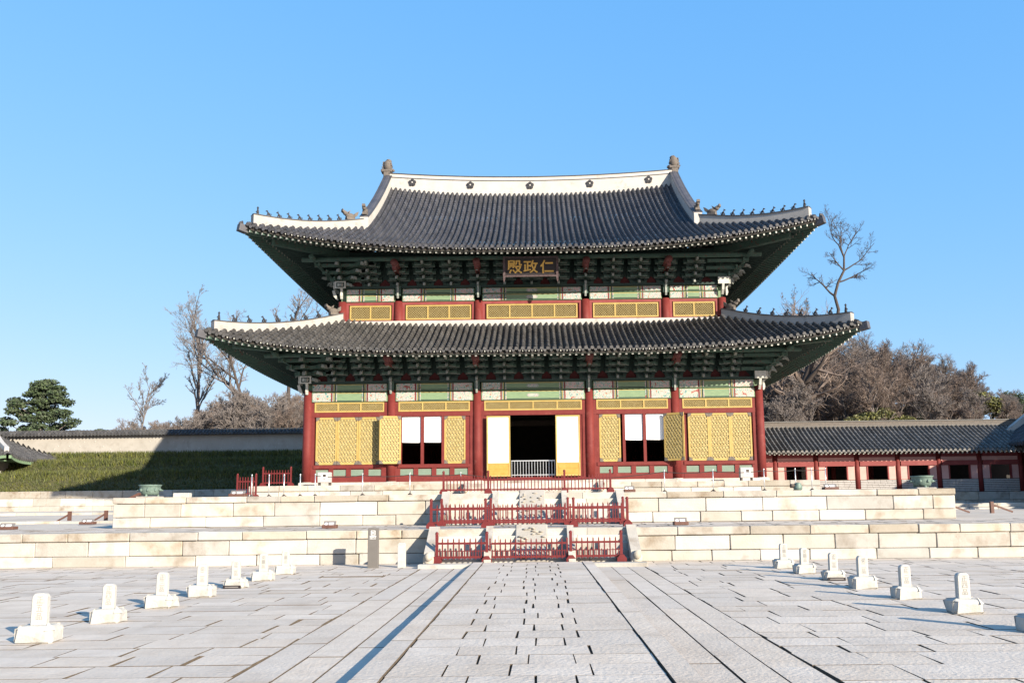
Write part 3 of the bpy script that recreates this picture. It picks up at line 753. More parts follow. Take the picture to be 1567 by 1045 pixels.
def leaf_meshes(w, h):
    f = .085; fr = MB()
    fr.box(0, f, -.045, .03, 0, h); fr.box(w-f, w, -.045, .03, 0, h); fr.box(f, w-f, -.045, .03, 0, f*1.25); fr.box(f, w-f, -.045, .03, h-f*1.25, h)
    pn = MB(); pn.box(f, w-f, .006, .016, f*1.25, h-f*1.25)
    la = MB(); ww, hh = w-2*f, h-2.5*f
    for i, (p, q) in enumerate(lattice_lines(ww, hh, .135, (math.pi/3, -math.pi/3, 0))):
        la.bar((f+p[0], -.018+.003*(i % 3), f*1.25+p[1]), (f+q[0], -.018+.003*(i % 3), f*1.25+q[1]), .03, .021, up=Vector((0,1,0)))
    # flower bosses at the crossings
    rowh = .118/math.sin(math.pi/3)*math.sin(math.pi/3); 
    k = 0; z = f*1.25+.06
    while z < h-f*1.25-.04:
        x = f+(.04 if k % 2 else .11)
        while x < w-f-.03:
            la.prism([(x+.034*math.cos(t*math.pi/3), z+.034*math.sin(t*math.pi/3)) for t in range(6)], -.052, -.02, lambda u, v, t: (u, t, v)); x += .156
        z += .135; k += 1
    cn = MB()
    for cx in (0, w):
        for cz in (0, h):
            sx, sz = (1 if cx == 0 else -1), (1 if cz == 0 else -1)
            cn.prism([(cx, cz), (cx+sx*.20, cz), (cx+sx*.17, cz+sz*.08), (cx+sx*.08, cz+sz*.17), (cx, cz+sz*.20)], -.054, -.046, lambda u, v, t: (u, t, v))
    fr.mi = 1; o = len(fr.v); fr.v += cn.v; fr.f += [[i+o for i in f] for f in cn.f]; fr.m += [1]*len(cn.f); fr.sm += [False]*len(cn.f)
    return fr, pn, la, cn
LEAFW, LEAFH = 1.075, 2.42
_fr, _pn, _la, _cn = leaf_meshes(LEAFW, LEAFH)
LEAF = None
def door_leaf(x, y, z, rz=0):
    global LEAF
    loc = Vector((x, y, z))-HALL.location
    if LEAF is None:
        LEAF = _fr.build('door_leaf', [M['yellow'], M['fired']]); LEAF.parent = HALL
        for mb, nm, m in ((_pn, 'backing', 'backpaper'), (_la, 'flower_lattice', 'lattice')):
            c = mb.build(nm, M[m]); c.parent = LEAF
        LEAF.location = loc; LEAF.rotation_euler = (0, 0, rz); return LEAF
    o = dup(LEAF, loc, rz); return o
for x in (-11.12, -10.03, -8.94): door_leaf(x, -.02, 3.60)
for x in (7.90, 8.98, 10.06): door_leaf(x, -.02, 3.60)
door_leaf(-4.55, -.02, 3.60); door_leaf(3.37, -.02, 3.60)
door_leaf(-7.78, -.52, 3.60, math.atan2(.22, 1.05)).name = 'open_door_leaf'
door_leaf(6.66, -.14, 3.60, math.atan2(-.55, .92)).name = 'open_door_leaf'

# --- facade frame, sill zone
for i in range(5):
    a, b = LX[i]+.2, LX[i+1]-.2
    mb = MB()
    zs = 6.03
    mb.box(a, b, -.10, .10, zs, 6.27)                                   # header
    mb.box(a, a+.16, -.09, .09, 2.7, 6.77); mb.box(b-.16, b, -.09, .09, 2.7, 6.77)
    if i != 2:
        mb.box(a+.16, b-.16, -.13, .10, 3.40, 3.58)                     # sill rail
        mb.box(a+.16, b-.16, -.10, .10, 2.70, 2.98)
        mb.box(a+.16, b-.16, -.04, .04, 2.98, 3.40)
        n = 4; pw = (b-a-.32)/n
        for k in range(n+1): mb.box(a+.16+k*pw-.12, a+.16+k*pw+.12, -.092, -.04, 2.98, 3.40)
        if i == 0 or i == 4: mb.box(a+.16, b-.16, .03, .06, 3.58, 6.03)
    else:
        mb.box(a+.16, b-.16, -.10, .10, 2.70, 2.86)
        mb.box(a+.16, -2.36, -.05, .05, 2.86, 6.03); mb.box(2.36, b-.16, -.05, .05, 2.86, 6.03)
    if i in (1, 3):
        s = 1 if i == 1 else -1
        for c, hw in ((-5.68, .075), (-6.80, .07), (-4.62, .07)): mb.box(s*c-hw, s*c+hw, -.07, .07, 3.58, 6.03)
        lo, hi = sorted((s*-4.58, s*(-(LX[4]-.2-4.0+.0)))) if False else ((-3.50, LX[2]-.36) if i == 1 else (LX[3]+.36, 3.40))
        mb.box(min(lo, hi), max(lo, hi), -.05, .05, 3.58, 6.03)
        lo, hi = (LX[1]+.36, -6.86) if i == 1 else (6.86, LX[4]-.36)
        mb.box(min(lo, hi), max(lo, hi), -.05, .05, 3.58, 6.03)
    mb.build('door_frame', M['red'], HALL)
    if i != 2:
        mb = MB()
        for k in range(n): mb.box(a+.16+k*pw+.12, a+.16+k*pw+pw-.12, -.052, -.045, 3.03, 3.34)
        mb.build('sill_panel', M['sillgreen'], HALL)
    window_lattice('transom_lattice', a+.17, b-.17, -.06, 6.275, 6.775, 4 if i == 2 else 3, .062, .07, .018)
# white roller blinds in the open windows
for x0, x1 in ((-6.72, -5.77), (-5.59, -4.70), (4.70, 5.59), (5.77, 6.72)):
    mb = MB(); mb.box(x0, x1, .02, .04, 4.70, 6.02); mb.smooth = True; mb.tube([(x0, .03, 4.70), (x1, .03, 4.70)], .02, 6); mb.build('blind', M['blind'], HALL)
# paper-backed leaves of the central doorway, swung out
for x0, x1 in ((-2.37, -1.18), (1.13, 2.36)):
    mb = MB(); y = -.34
    mb.box(x0, x0+.07, y, y+.07, 2.9, 5.97); mb.box(x1-.07, x1, y, y+.07, 2.9, 5.97)
    for z in (2.9, 3.52, 5.90): mb.box(x0+.07, x1-.07, y, y+.07, z, z+.07)
    mb.mi = 1; mb.box(x0+.07, x1-.07, y+.02, y+.05, 2.97, 3.52)
    mb.box(x0+.12, x1-.12, y+.008, y+.02, 3.04, 3.20); mb.box(x0+.12, x1-.12, y+.008, y+.02, 3.28, 3.44)
    o = mb.build('paper_door_leaf', [M['yellow'], M['board']], HALL)
    mb = MB(); mb.box(x0+.07, x1-.07, y+.025, y+.04, 3.59, 5.90); mb.build('paper_pane', M['paper'], o)
# upper storey windows
for i in range(5):
    a, b = UX[i]+.2, UX[i+1]-.2; n = (2, 3, 4, 3, 2)[i]
    mb = MB(); mb.box(a, b, 1.44, 1.58, 10.9, 11.40); mb.box(a, b, 1.44, 1.58, 12.24, 12.40); mb.box(a, a+.14, 1.44, 1.58, 11.40, 12.24); mb.box(b-.14, b, 1.44, 1.58, 11.40, 12.24)
    mb.box(a+.14, b-.14, 1.54, 1.58, 11.40, 12.24)
    mb.build('window_frame', M['pinkred'], HALL)
    inset = .06 if i != 2 else .10
    window_lattice('window_lattice', a+.14+inset, b-.14-inset, 1.50, 11.42, 12.22, n, .092, .075, .026)
# side and rear walls, floor, ceilings
mb = MB()
for x in (LX[0], LX[-1]): mb.box(x-.06, x+.06, .2, 16.8, 2.6, 6.8)
mb.box(LX[0]+.2, LX[-1]-.2, 16.94, 17.06, 2.6, 6.8)
for x in (UX[0], UX[-1]): mb.box(x-.06, x+.06, 1.7, 15.3, 10.6, 12.4)
mb.box(UX[0]+.2, UX[-1]-.2, 15.44, 15.56, 10.6, 12.4)
mb.build('wall_panel', M['red'], HALL)
mb = MB(); mb.box(-11.4, 11.4, .15, 16.9, 2.52, 2.72); mb.box(-11.4, 11.4, .2, 16.8, 9.6, 9.7); mb.box(-10.1, 10.1, 1.7, 15.3, 15.2, 15.3)
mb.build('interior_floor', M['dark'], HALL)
mb = MB()
for x in (-2.9, 2.9):
    for y in (5.2, 11.0): mb.lathe([(.3, 2.72), (.3, 9.6)], (x, y, 0), 12)
mb.box(-2.4, 2.4, 12.2, 15.4, 2.72, 3.9); mb.box(-2.2, 2.2, 15.4, 15.6, 3.9, 7.2); mb.box(-5.5, 5.5, 5.0, 5.3, 5.95, 6.25)
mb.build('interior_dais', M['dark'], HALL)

# --- name board and doorway railing (hung on / standing in the hall)
NB = empty('name_board', (-.04, -.55, 13.8), 'black hanging board with three golden Chinese characters under the upper eaves', 'sign')
Mt = Matrix.Translation((-.04, -.32, 13.76))@Matrix.Rotation(R(12), 4, 'X')
mb = MB(); mb.box(-1.32, 1.32, 0, .08, -.44, .44, Mt); mb.build('board', M['black'], NB)
mb = MB()
mb.box(-1.44, 1.44, -.07, .08, .44, .52, Mt); mb.box(-1.44, 1.44, -.07, .08, -.52, -.44, Mt)
mb.box(-1.44, -1.32, -.07, .08, -.44, .44, Mt); mb.box(1.32, 1.44, -.07, .08, -.44, .44, Mt)
for sx in (-1, 1): mb.prism([(sx*1.44, -.52), (sx*1.32, -.52), (sx*1.35, -.70), (sx*1.39, -.80), (sx*1.44, -.70)], -.08, .06, lambda u, v, t: Mt@Vector((u, t, v)))
mb.build('frame', M['boardframe'], NB)
mb = MB()
for ch, cx, ww in (('殿', -.84, .80), ('政', .0, .76), ('仁', .84, .70)):
    m2 = MB(); add_text(m2, ch, cx, -.012, 0, ww, .66, .02, .016)
    mb.add([Mt@Vector(p) for p in m2.v], m2.f)
mb.build('lettering', M['gold'], NB)
mb = MB(); y = .1
mb.bar((-1.15, y, 3.70), (1.08, y, 3.70), .05, .05); mb.bar((-1.15, y, 2.98), (1.08, y, 2.98), .04, .04)
for k in range(16): x = -1.12+k*.146; mb.bar((x, y, 2.74), (x, y, 3.70), .026, .026)
tag(mb.build('metal_railing', M['steel']), 'low steel railing across the dark central doorway of the hall', 'railing')

# ================================================================== GROUND AND PAVING
mb = MB(); mb.box(-3000, 3000, -1500, 4000, -2.0, -.10); tag(mb.build('ground', M['gravel']), kind='structure')
mb = MB(); mb.box(-27, 27, -50, -19.3, -.09, -.028); tag(mb.build('courtyard_bed', M['dirt']), kind='structure')
rng = random.Random(11)
def slab(mb, x0, x1, y0, y1, z, g=.012, j=.018, dz=.008, c=.012, gy=None):
    gy = g if gy is None else gy
    # one worn paving slab: crooked outline, slightly tilted, softened rim
    P = [(x0+g, y0+gy), (x1-g, y0+gy), (x1-g, y1-gy), (x0+g, y1-gy)]
    P = [(x+rng.uniform(-j, j), y+rng.uniform(-gy, gy)) for x, y in P]
    zz = [z+rng.uniform(-dz, dz)*.6 for _ in P]; h = rng.uniform(-dz, dz)
    cx = sum(p[0] for p in P)/4; cy = sum(p[1] for p in P)/4
    vs = []
    for (x, y), q in zip(P, zz):
        dx, dy = (cx-x), (cy-y); L = math.hypot(dx, dy)
        vs += [(x, y, -.07), (x, y, q+h-c), (x+dx/L*c*1.6, y+dy/L*c*1.6, q+h)]
    mb.mi = 0; o = len(mb.v); mb.add(vs, [(2, 5, 8, 11)]); mb.mi = 1; fs = []
    for k in range(4):
        a, b = k*3, ((k+1) % 4)*3
        fs += [(a, b, b+1, a+1), (a+1, b+1, b+2, a+2)]
    for f in fs: mb.f.append([q+o for q in f]); mb.m.append(1); mb.sm.append(False)
    mb.mi = 0
mb = MB()
for sx in (-1, 1):                      # courses of slabs on both sides of the royal way
    y = -46.0
    while y < -19.5:
        d = rng.uniform(.42, .70); y1 = min(y+d, -19.42); x = 2.76+rng.uniform(0, .01)
        xe = 26
        first = True
        while x < xe:
            l = rng.uniform(.6, 1.4)*(.6 if first else 1); first = False
            yj = rng.uniform(-.015, .015)
            if rng.random() < .12 and l > 1.0:
                slab(mb, sx*x if sx > 0 else -x-l, sx*x+l if sx > 0 else -x, y+yj, y+d*.5, 0); slab(mb, sx*x if sx > 0 else -x-l, sx*x+l if sx > 0 else -x, y+d*.5, y1+yj, 0)
            else: slab(mb, sx*x if sx > 0 else -x-l, sx*x+l if sx > 0 else -x, y+yj*.3, y1, 0, rng.choice((.004, .008, .013, .02)), .016, .003, .003, rng.uniform(.002, .008))
            x += l
        y = y1
        if y1 >= -19.43: break
tag(mb.build('courtyard_paving', [M['paver'], M['dirt']]), kind='structure')
mb = MB()
for x0, x1, z in ((1.50, 1.93, .0), (1.94, 2.33, .0), (2.34, 2.75, .0)):
    for sx in (-1, 1):
        y = -46.0
        while y < -20.9:
            l = rng.uniform(1.4, 2.8); y1 = min(y+l, -20.85)
            a, b = (x0, x1) if sx > 0 else (-x1, -x0)
            slab(mb, a, b, y, y1, z, rng.choice((.003, .005, .006)), .006, .003, .003, .002); y = y1
for sx in (-1, 1):
    y = -46.0
    while y < -20.9:
        l = rng.uniform(1.6, 2.9); y1 = min(y+l, -20.85); a, b = (1.235, 1.49) if sx > 0 else (-1.49, -1.235)
        slab(mb, a, b, y, y1, .125, .003, .003, .003, .003, .002); y = y1
y = -46.0; k = 0
while y < -20.9:
    d = rng.uniform(.47, .56); y1 = min(y+d, -20.85)
    cuts = [-1.23, -.72+rng.uniform(-.05, .05), -.10+rng.uniform(-.05, .05), .60+rng.uniform(-.05, .05), 1.23] if k % 2 else [-1.23, -.50+rng.uniform(-.06, .06), .08+rng.uniform(-.06, .06), .44+rng.uniform(-.05, .05), 1.23]
    for a, b in zip(cuts, cuts[1:]): slab(mb, a, b, y, y1, .112, rng.choice((.006, .010, .013)), .009, .0022, .002, .0015)
    y = y1; k += 1
tag(mb.build('royal_way_paving', [M['paver'], M['dirt']]), kind='structure')
mb = MB(); mb.box(-1.47, 1.47, -46, -20.86, -.03, .085); tag(mb.build('royal_way_bed', M['dirt']), kind='structure')

# ================================================================== STONE TERRACES AND STAIRS
def courses(mb, mcap, axis, a0, a1, f, sgn, rows, lens, depth=.5, proud=.05, rng=rng, gap=None):
    # block courses along an axis; f is the face plane, sgn the outward direction on the other axis
    for k, (z0, z1) in enumerate(rows):
        cap = (k == len(rows)-1); m = mcap if cap else mb
        a = a0-rng.uniform(0, .3)
        a = a0
        while a < a1-.02:
            l = rng.uniform(*lens); 
            if a1-(a+l) < .45: l = a1-a
            o = (proud if cap else 0)+rng.uniform(-.008, .008)
            zz0, zz1 = z0+.006, z1-.006
            d0, d1 = (f-o, f+depth) if sgn < 0 else (f-depth, f+o)
            if axis == 'x': m.cbox(a+.008, a+l-.008, d0, d1, zz0, zz1, .018, None, .007, rng)
            else: m.cbox(d0, d1, a+.008, a+l-.008, zz0, zz1, .018, None, .007, rng)
            a += l
ROWS1 = [(-.02, .275), (.275, .675), (.675, .91)]
ROWS2 = [(.90, 1.24), (1.24, 1.69), (1.69, 1.90)]
ROWS3 = [(1.88, 2.22), (2.22, 2.50)]
# lower terrace
T1 = empty('lower_stone_terrace', (0, -19.4, 0), 'long low granite terrace of cream blocks rising straight from the courtyard paving', 'stone terrace')
mb, mc = MB(), MB()
courses(mb, mc, 'x', -26, -2.72, -19.4, -1, ROWS1, (1.0, 2.1)); courses(mb, mc, 'x', 2.72, 26, -19.4, -1, ROWS1, (1.0, 2.1))
courses(mb, mc, 'x', -2.72, 2.72, -19.4, -1, ROWS1, (.8, 1.4))
mb.build('wall_blocks', M['stone'], T1); mc.build('cap_stones', M['stonecap'], T1)
mb = MB(); mb.box(-25.95, 25.95, -19.33, -12, -.05, .86); mb.build('core', M['joint'], T1)
mb = MB(); y = -18.9
while y < -14.6:
    y1 = min(y+rng.uniform(.5, .8), -14.52); x = -25.9
    while x < 25.9:
        l = rng.uniform(.7, 1.5); slab(mb, x, min(x+l, 25.95), y, y1, .902, .012, .012, .006); x += l
    y = y1
    if y > -14.6: break
for v in range(len(mb.v)):
    if mb.v[v][2] < 0: mb.v[v] = (mb.v[v][0], mb.v[v][1], .85)
mb.build('paving', [M['paver'], M['dirt']], T1)
# upper terrace
T2 = empty('upper_stone_terrace', (0, -14.5, .9), 'narrower granite terrace standing on the long low terrace, a bronze cauldron at each corner', 'stone terrace')
mb, mc = MB(), MB()
courses(mb, mc, 'x', -13.9, 13.9, -14.5, -1, ROWS2, (1.0, 2.2))
for sx in (-1, 1): courses(mb, mc, 'y', -13.98, 20, sx*13.9, sx, ROWS2, (1.0, 2.2))
mb.build('wall_blocks', M['stone'], T2); mc.build('cap_stones', M['stonecap'], T2)
mb = MB(); mb.box(-13.8, 13.8, -14.42, 20, .87, 1.87); mb.build('core', M['paver'], T2)
# plinth of the hall
T3 = empty('hall_plinth', (0, -3, 1.9), 'low two-course stone plinth directly under the red columns of the hall', 'stone plinth')
mb, mc = MB(), MB()
courses(mb, mc, 'x', -13.45, -3.3, -3, -1, ROWS3, (1.1, 2.0)); courses(mb, mc, 'x', 3.3, 13.45, -3, -1, ROWS3, (1.1, 2.0)); courses(mb, mc, 'x', -3.3, 3.3, -3, -1, ROWS3, (1.1, 2.0))
for sx in (-1, 1): courses(mb, mc, 'y', -2.48, 20, sx*13.45, sx, ROWS3, (1.1, 2.0))
mb.build('wall_blocks', M['stone'], T3); mc.build('cap_stones', M['stonecap'], T3)
mb = MB(); mb.box(-13.35, 13.35, -2.92, 20, 1.88, 2.47); mb.build('core', M['paver'], T3)
mb = MB(); x = -11.9
while x < 11.8:
    l = rng.uniform(1.3, 2.1); 
    if 11.85-(x+l) < .6: l = 11.85-x
    mb.cbox(x+.004, x+l-.004, -.34, .2, 2.49, 2.695, .012, None, .003); x += l
mb.build('sill_stones', M['stone'], T3)

def stair(name, label, yf, z0, z1, run, n, hw, seps, dapdo, base=True):
    # broad stair in three lanes with sloping cheek stones; a carved sloping slab in the middle lane
    t = empty(name, (0, yf, z0), label, 'stone staircase')
    rise = (z1-z0)/n; tread = run/n
    mb = MB()
    for k in range(n):
        ya = yf-run+k*tread
        xs = [-hw]
        while xs[-1] < hw-.01:
            l = rng.uniform(1.0, 1.7); xs.append(hw if hw-(xs[-1]+l) < .5 else xs[-1]+l)
        for a, b in zip(xs, xs[1:]): mb.cbox(a+.003, b-.003, ya, yf-.06, z0+k*rise-.02*(k > 0), z0+(k+1)*rise-.003, .012, None, .004)
    mb.build('steps', M['stone'], t)
    for x, wd in [(-hw-.12, .26), (hw+.12, .26)]+[(q, .18) for q in seps]:
        mb = MB()
        prof = [(yf-.05, z1+.06), (yf-.22, z1+.075)]
        for k in range(1, 7):
            u = k/6; prof.append((yf-.22-(run+.02)*u, z1+.075-(z1-z0-.30)*(u**.9)))
        prof += [(yf-run-.38, z0+.18), (yf-run-.42, z0+.07), (yf-run-.34, z0-.02), (yf-.05, z0-.02)]
        mb.prism(prof, x-wd/2, x+wd/2, lambda u, v, q: (q, u, v))
        mb.smooth = True
        if wd > .2:
            mb.blob((x, yf-run-.30, z0+.17), wd*.62, .17, .20, 10, 7); mb.blob((x, yf-run-.42, z0+.26), wd*.42, .11, .12, 8, 6)
        mb.build('cheek_stone', M['stonecap'], t)
    if dapdo:
        mb = MB(); sl = math.atan2(z1-z0, run); L = math.hypot(z1-z0, run)
        Mx = Matrix.Translation((0, yf-run-.02, z0+.05))@Matrix.Rotation(sl, 4, 'X')
        mb.cbox(-.46, .40, 0, L, -.06, .10, .03, Mx)
        for k in range(26):
            mb.smooth = True; mb.blob(Mx@Vector((rng.uniform(-.36, .30), rng.uniform(.1, L-.1), .10)), rng.uniform(.04, .1), rng.uniform(.05, .12), .02, 7, 5)
        mb.build('carved_slab', M['stonecap'], t)
    if base:
        mb = MB(); xs = [-hw-.35, -1.3, -.2, 1.2, hw+.35]
        for a, b in zip(xs, xs[1:]): mb.cbox(a+.003, b-.003, yf-run-.75, yf-run-.44, z0-.02, z0+.10, .012, None, .004); mb.cbox(a+.003, b-.003, yf-run-.44, yf-.1, z0-.02, z0+.03, .01)
        mb.build('base_slab', M['stone'], t)
    return t
stair('lower_stone_staircase', 'lowest broad stone staircase, three lanes split by sloping stones, rising from the courtyard', -19.4, .0, .91, 1.0, 5, 2.5, (-1.14, 1.0), True)
stair('upper_stone_staircase', 'second stone staircase with sloping stones, between the two terraces', -14.5, .91, 1.90, 1.05, 5, 2.72, (-1.22, 1.02), True, False)
stair('plinth_steps', 'short flight of stone steps at the hall plinth, below the open central doorway', -3, 1.90, 2.50, .6, 3, 3.0, (), False, False)

# ================================================================== RANK STONES
RANKS = ['正一品', '從一品', '正二品', '從二品', '正三品', '正四品', '正五品', '正六品']
LFT = [(-5.78, -22.23), (-5.78, -23.80), (-5.83, -25.28), (-5.88, -26.80), (-5.90, -28.33), (-5.94, -29.90), (-5.92, -31.55)]
RGT = [(5.90, -22.13), (5.93, -23.52), (6.03, -25.0), (5.98, -26.62), (6.04, -28.19), (6.08, -29.92), (6.10, -31.62)]
ordn = ['first', 'second', 'third', 'fourth', 'fifth', 'sixth', 'seventh']
PRO = None
for side, lst in (('L', LFT), ('R', RGT)):
    for k, (x, y) in enumerate(lst):
        s = .98+.05*math.sin(k*2.3+(1 if side == 'R' else 0))
        row = 'row left of the central way' if side == 'L' else 'row right of the central way'
        extra = ' with black plaque' if k == 2 else ''
        lab = 'white rank stone%s, %s from the terrace, %s of the central way' % (extra, ordn[k], 'left' if side == 'L' else 'right')
        t = empty('rank_stone', (x, y, 0), lab, 'marker stone', 'rank stones along the central way')
        t.rotation_euler = (0, 0, rng.uniform(-.05, .05)+(-.04 if side == 'R' else .03))
        bw, bd, bh = .215*s, .165, .20*s
        mb = MB(); mb.cbox(-bw, bw, -bd, bd, -.03, bh, .045, None, .012)
        base = mb.build('pedestal', M['marker']); base.parent = t; base.modifiers.new('bevel', 'BEVEL').width = .02; base.modifiers['bevel'].segments = 2
        hw, hd, hh = .090*s, .048, bh+.36*s
        mb = MB(); mb.prism([(-hw, bh-.02), (hw, bh-.02), (hw*.98, hh-.05), (hw*.8, hh-.012), (hw*.4, hh), (-hw*.4, hh), (-hw*.8, hh-.012), (-hw*.98, hh-.05)], -hd, hd, lambda u, v, q: (u, q, v))
        st = mb.build('tablet', M['marker']); st.parent = t; st.modifiers.new('bevel', 'BEVEL').width = .012
        mb = MB(); txt = RANKS[min(k, 7)]
        for i, ch in enumerate(txt): add_text(mb, ch, .01, -hd-.001, bh+.285*s-.095*i*s, .072, .08, .003)
        c = mb.build('engraving', M['engrave']); c.parent = t
        if k == 2:
            p = MB(); p.box(-.17, .17, -bd-.05, -bd-.02, .0, .06); q = p.build('plaque', M['black']); q.parent = t
            p = MB(); p.box(-.13, .13, -bd-.054, -bd-.05, .02, .042); q = p.build('plaque_writing', M['plate']); q.parent = t

# ================================================================== RED FENCES
def red_fence(x0, x1, y, z, h, n, label, short=False, posts=(1, 1), rot=0, group='red picket barriers around the stairs'):
    w = x1-x0; t = empty('red_fence', ((x0+x1)/2, y, z), label, 'fence', group); hw = w/2
    def part(nm, mb, m='rail'):
        o = mb.build(nm, M[m]); o.parent = t; return o
    for sx, on in ((-1, posts[0]), (1, posts[1])):
        if on:
            mb = MB(); mb.box(sx*hw-.035, sx*hw+.035, -.035, .035, .06, h+.10)
            mb.prism([(-.12, 0), (.12, 0), (.12, .08), (.05, .17), (-.05, .17), (-.12, .08)], -.16, .16, lambda u, v, q: (sx*hw+u, q, v))
            mb.blob((sx*hw, 0, h+.11), .045, .045, .05, 8, 5); part('post', mb)
        else:
            mb = MB(); mb.box(sx*hw-.02, sx*hw+.02, -.02, .02, .06, h); part('post', mb)
    for zz in (h*.22, h*.78):
        mb = MB(); mb.box(-hw+.03, hw-.03, -.024, .024, zz-.026, zz+.026); part('fence_rail', mb)
    pk = None
    for k in range(1, n):
        x = -hw+w*k/n
        if pk is None:
            mb = MB(); mb.prism([(-.016, h*.14), (.016, h*.14), (.016, h-.05), (0, h), (-.016, h-.05)], -.03, .03-.044+.02, lambda u, v, q: (u, q, v)); pk = part('picket', mb); o = pk
        else: o = pk.copy(); COL.objects.link(o); o.parent = t
        o.location = (x, 0, 0)
    if short:
        mb = MB()
        mb.box(-hw+.03, hw-.03, -.015, .015, h*.45, h*.48); part('fence_rail', mb); so = None
        for k in range(n):
            x = -hw+w*(k+.5)/n
            if so is None:
                mb = MB(); mb.box(-.012, .012, -.02, .0, h*.2, h*.52); so = part('short_picket', mb); o = so
            else: o = so.copy(); COL.objects.link(o); o.parent = t
            o.location = (x, 0, 0)
    t.rotation_euler = (0, 0, rot)
    return t
red_fence(-2.43, -1.16, -20.62, .10, .62, 9, 'red picket barrier left of the wide one at the foot of the lowest staircase', True)
red_fence(-1.08, .88, -20.60, .10, .60, 15, 'wide red picket barrier before the carved slab at the foot of the lowest staircase', True, (0, 0))
red_fence(.97, 2.25, -20.62, .10, .62, 9, 'red picket barrier right of the wide one at the foot of the lowest staircase', True)
red_fence(-2.85, -1.32, -18.5, .91, .66, 9, 'red picket barrier near the terrace edge above the lowest staircase, left of the wide one', False)
red_fence(-1.24, 1.06, -18.5, .91, .64, 14, 'wide red picket barrier near the terrace edge above the lowest staircase', False, (0, 0))
red_fence(1.15, 2.66, -18.5, .91, .66, 9, 'red picket barrier near the terrace edge above the lowest staircase, right of the wide one', False)
red_fence(-2.82, -1.30, -16.2, .91, .68, 11, 'red picket barrier at the foot of the second staircase, left of the middle lane', False)
red_fence(-1.22, 1.00, -16.2, .91, .66, 15, 'wide red picket barrier at the foot of the second staircase, before its middle lane', False, (0, 0))
red_fence(1.08, 2.78, -16.2, .91, .68, 11, 'red picket barrier at the foot of the second staircase, right of the middle lane', False)
red_fence(-3.0, -1.50, -14.1, 1.90, .62, 13, 'red picket barrier at the top of the second staircase, left of the doorway', False)
red_fence(-1.42, .98, -14.1, 1.90, .60, 21, 'wide red picket barrier at the top of the second staircase, before the open doorway', False, (0, 0))
red_fence(1.06, 2.60, -14.1, 1.90, .62, 13, 'red picket barrier at the top of the second staircase, right of the doorway', False)
red_fence(-13.55, -12.70, -4.2, 1.92, .98, 7, 'low red picket fence beside the white block at the left end of the plinth', group='red fences left of the hall')
red_fence(-13.15, -11.80, -1.9, 2.50, .80, 10, 'red picket fence on the plinth beside the corner column', group='red fences left of the hall')

# ================================================================== SIGNS, POSTS, CAULDRONS, SMALL THINGS
def lpart(t, name, mb, m, bevel=0):
    ms = [M[k] for k in m] if isinstance(m, (list, tuple)) else M[m]
    o = mb.build(name, ms, None, bevel); o.parent = t; return o
t = empty('grey_signpost', (-4.03, -20.7, 0), 'tall grey metal signpost with white arrow square and two lines of white writing', 'sign')
mb = MB(); mb.cbox(-.135, .135, -.05, .05, -.02, .995, .008); lpart(t, 'panel', mb, 'sign')
mb = MB()
for a, b, c, d in ((-.055, .055, .925, .935), (-.055, .055, .825, .835), (-.055, -.045, .835, .925), (.045, .055, .835, .925)): mb.box(a, b, -.055, -.05, c, d)
mb.prism([(-.034, .88), (-.004, .908), (-.004, .852)], -.055, -.05, lambda u, v, q: (u, q, v)); mb.box(-.004, .034, -.055, -.05, .873, .887)
lpart(t, 'arrow_symbol', mb, 'white')
mb = MB(); add_text(mb, '관람방향', -.005, -.054, .785, .165, .045, .006, .02); lpart(t, 'lettering', mb, 'white')
mb = MB(); add_text(mb, 'Exhibition route', -.005, -.054, .735, .15, .026, .006, .01); lpart(t, 'lettering', mb, 'white')
mb = MB(); mb.prism([(-.10, 0), (.10, 0), (.10, .585), (.07, .625), (-.07, .625), (-.10, .585)], -.06, .06, lambda u, v, q: (u, q, v))
o = mb.build('white_stone_marker', M['marker'], None, .01); o.location = (-3.32, -20.62, -.01)
tag(o, 'plain white upright stone without a pedestal, next to the tall grey signpost', 'marker stone')
def plate(x, y, z, w, label):
    t = empty('information_plaque', (x, y, z), label, 'plaque')
    mb = MB(); mb.cbox(-w, w, -.16, .16, 0, .10, .01); lpart(t, 'wooden_base', mb, 'brown')
    Mt = Matrix.Translation((0, -.03, .10))@Matrix.Rotation(R(52), 4, 'X')
    mb = MB(); mb.box(-w*.88, w*.88, -.09, .13, -.01, .015, Mt); lpart(t, 'face', mb, 'plate')
    mb = MB(); mb.prism([(-w*.5+.05*math.cos(k*.7854), .02+.05*math.sin(k*.7854)) for k in range(8)], .015, .019, lambda u, v, q: Mt@Vector((u, v, q)))
    mb.box(-w*.12, w*.55, .03, .065, .015, .019, Mt); mb.box(-w*.12, w*.6, -.02, .0, .015, .019, Mt); lpart(t, 'writing', mb, 'white')
plate(-6.02, -17.2, .905, .205, 'small brown-based plaque on the lower terrace above the grey signpost')
plate(4.25, -17.9, .905, .205, 'small brown-based plaque on the lower terrace to the right of the red barriers')
plate(-17.3, -14.6, .905, .27, 'brown plaque near the lower terrace edge, left of the upper terrace, nearer of two')
plate(-17.7, -9.0, .93, .27, 'brown plaque farther back than its neighbour on the pale ground left of the terraces')
plate(-10.05, -13.7, 1.90, .28, 'wide brown plaque on the upper terrace beside the left end of the plinth')
plate(3.28, -13.7, 1.90, .19, 'small brown plaque on the upper terrace just right of the top red barrier')
plate(10.1, -13.7, 1.90, .24, 'brown plaque on the upper terrace near the rope posts, in front of the side gallery')
mb = MB(); mb.cbox(-.28, .28, -.14, .14, 0, .16, .02); o = mb.build('white_stone_block', M['marker']); o.location = (-12.3, -12.9, 1.9)
tag(o, 'small white stone block on the terrace beside the bronze cauldron', 'stone block')
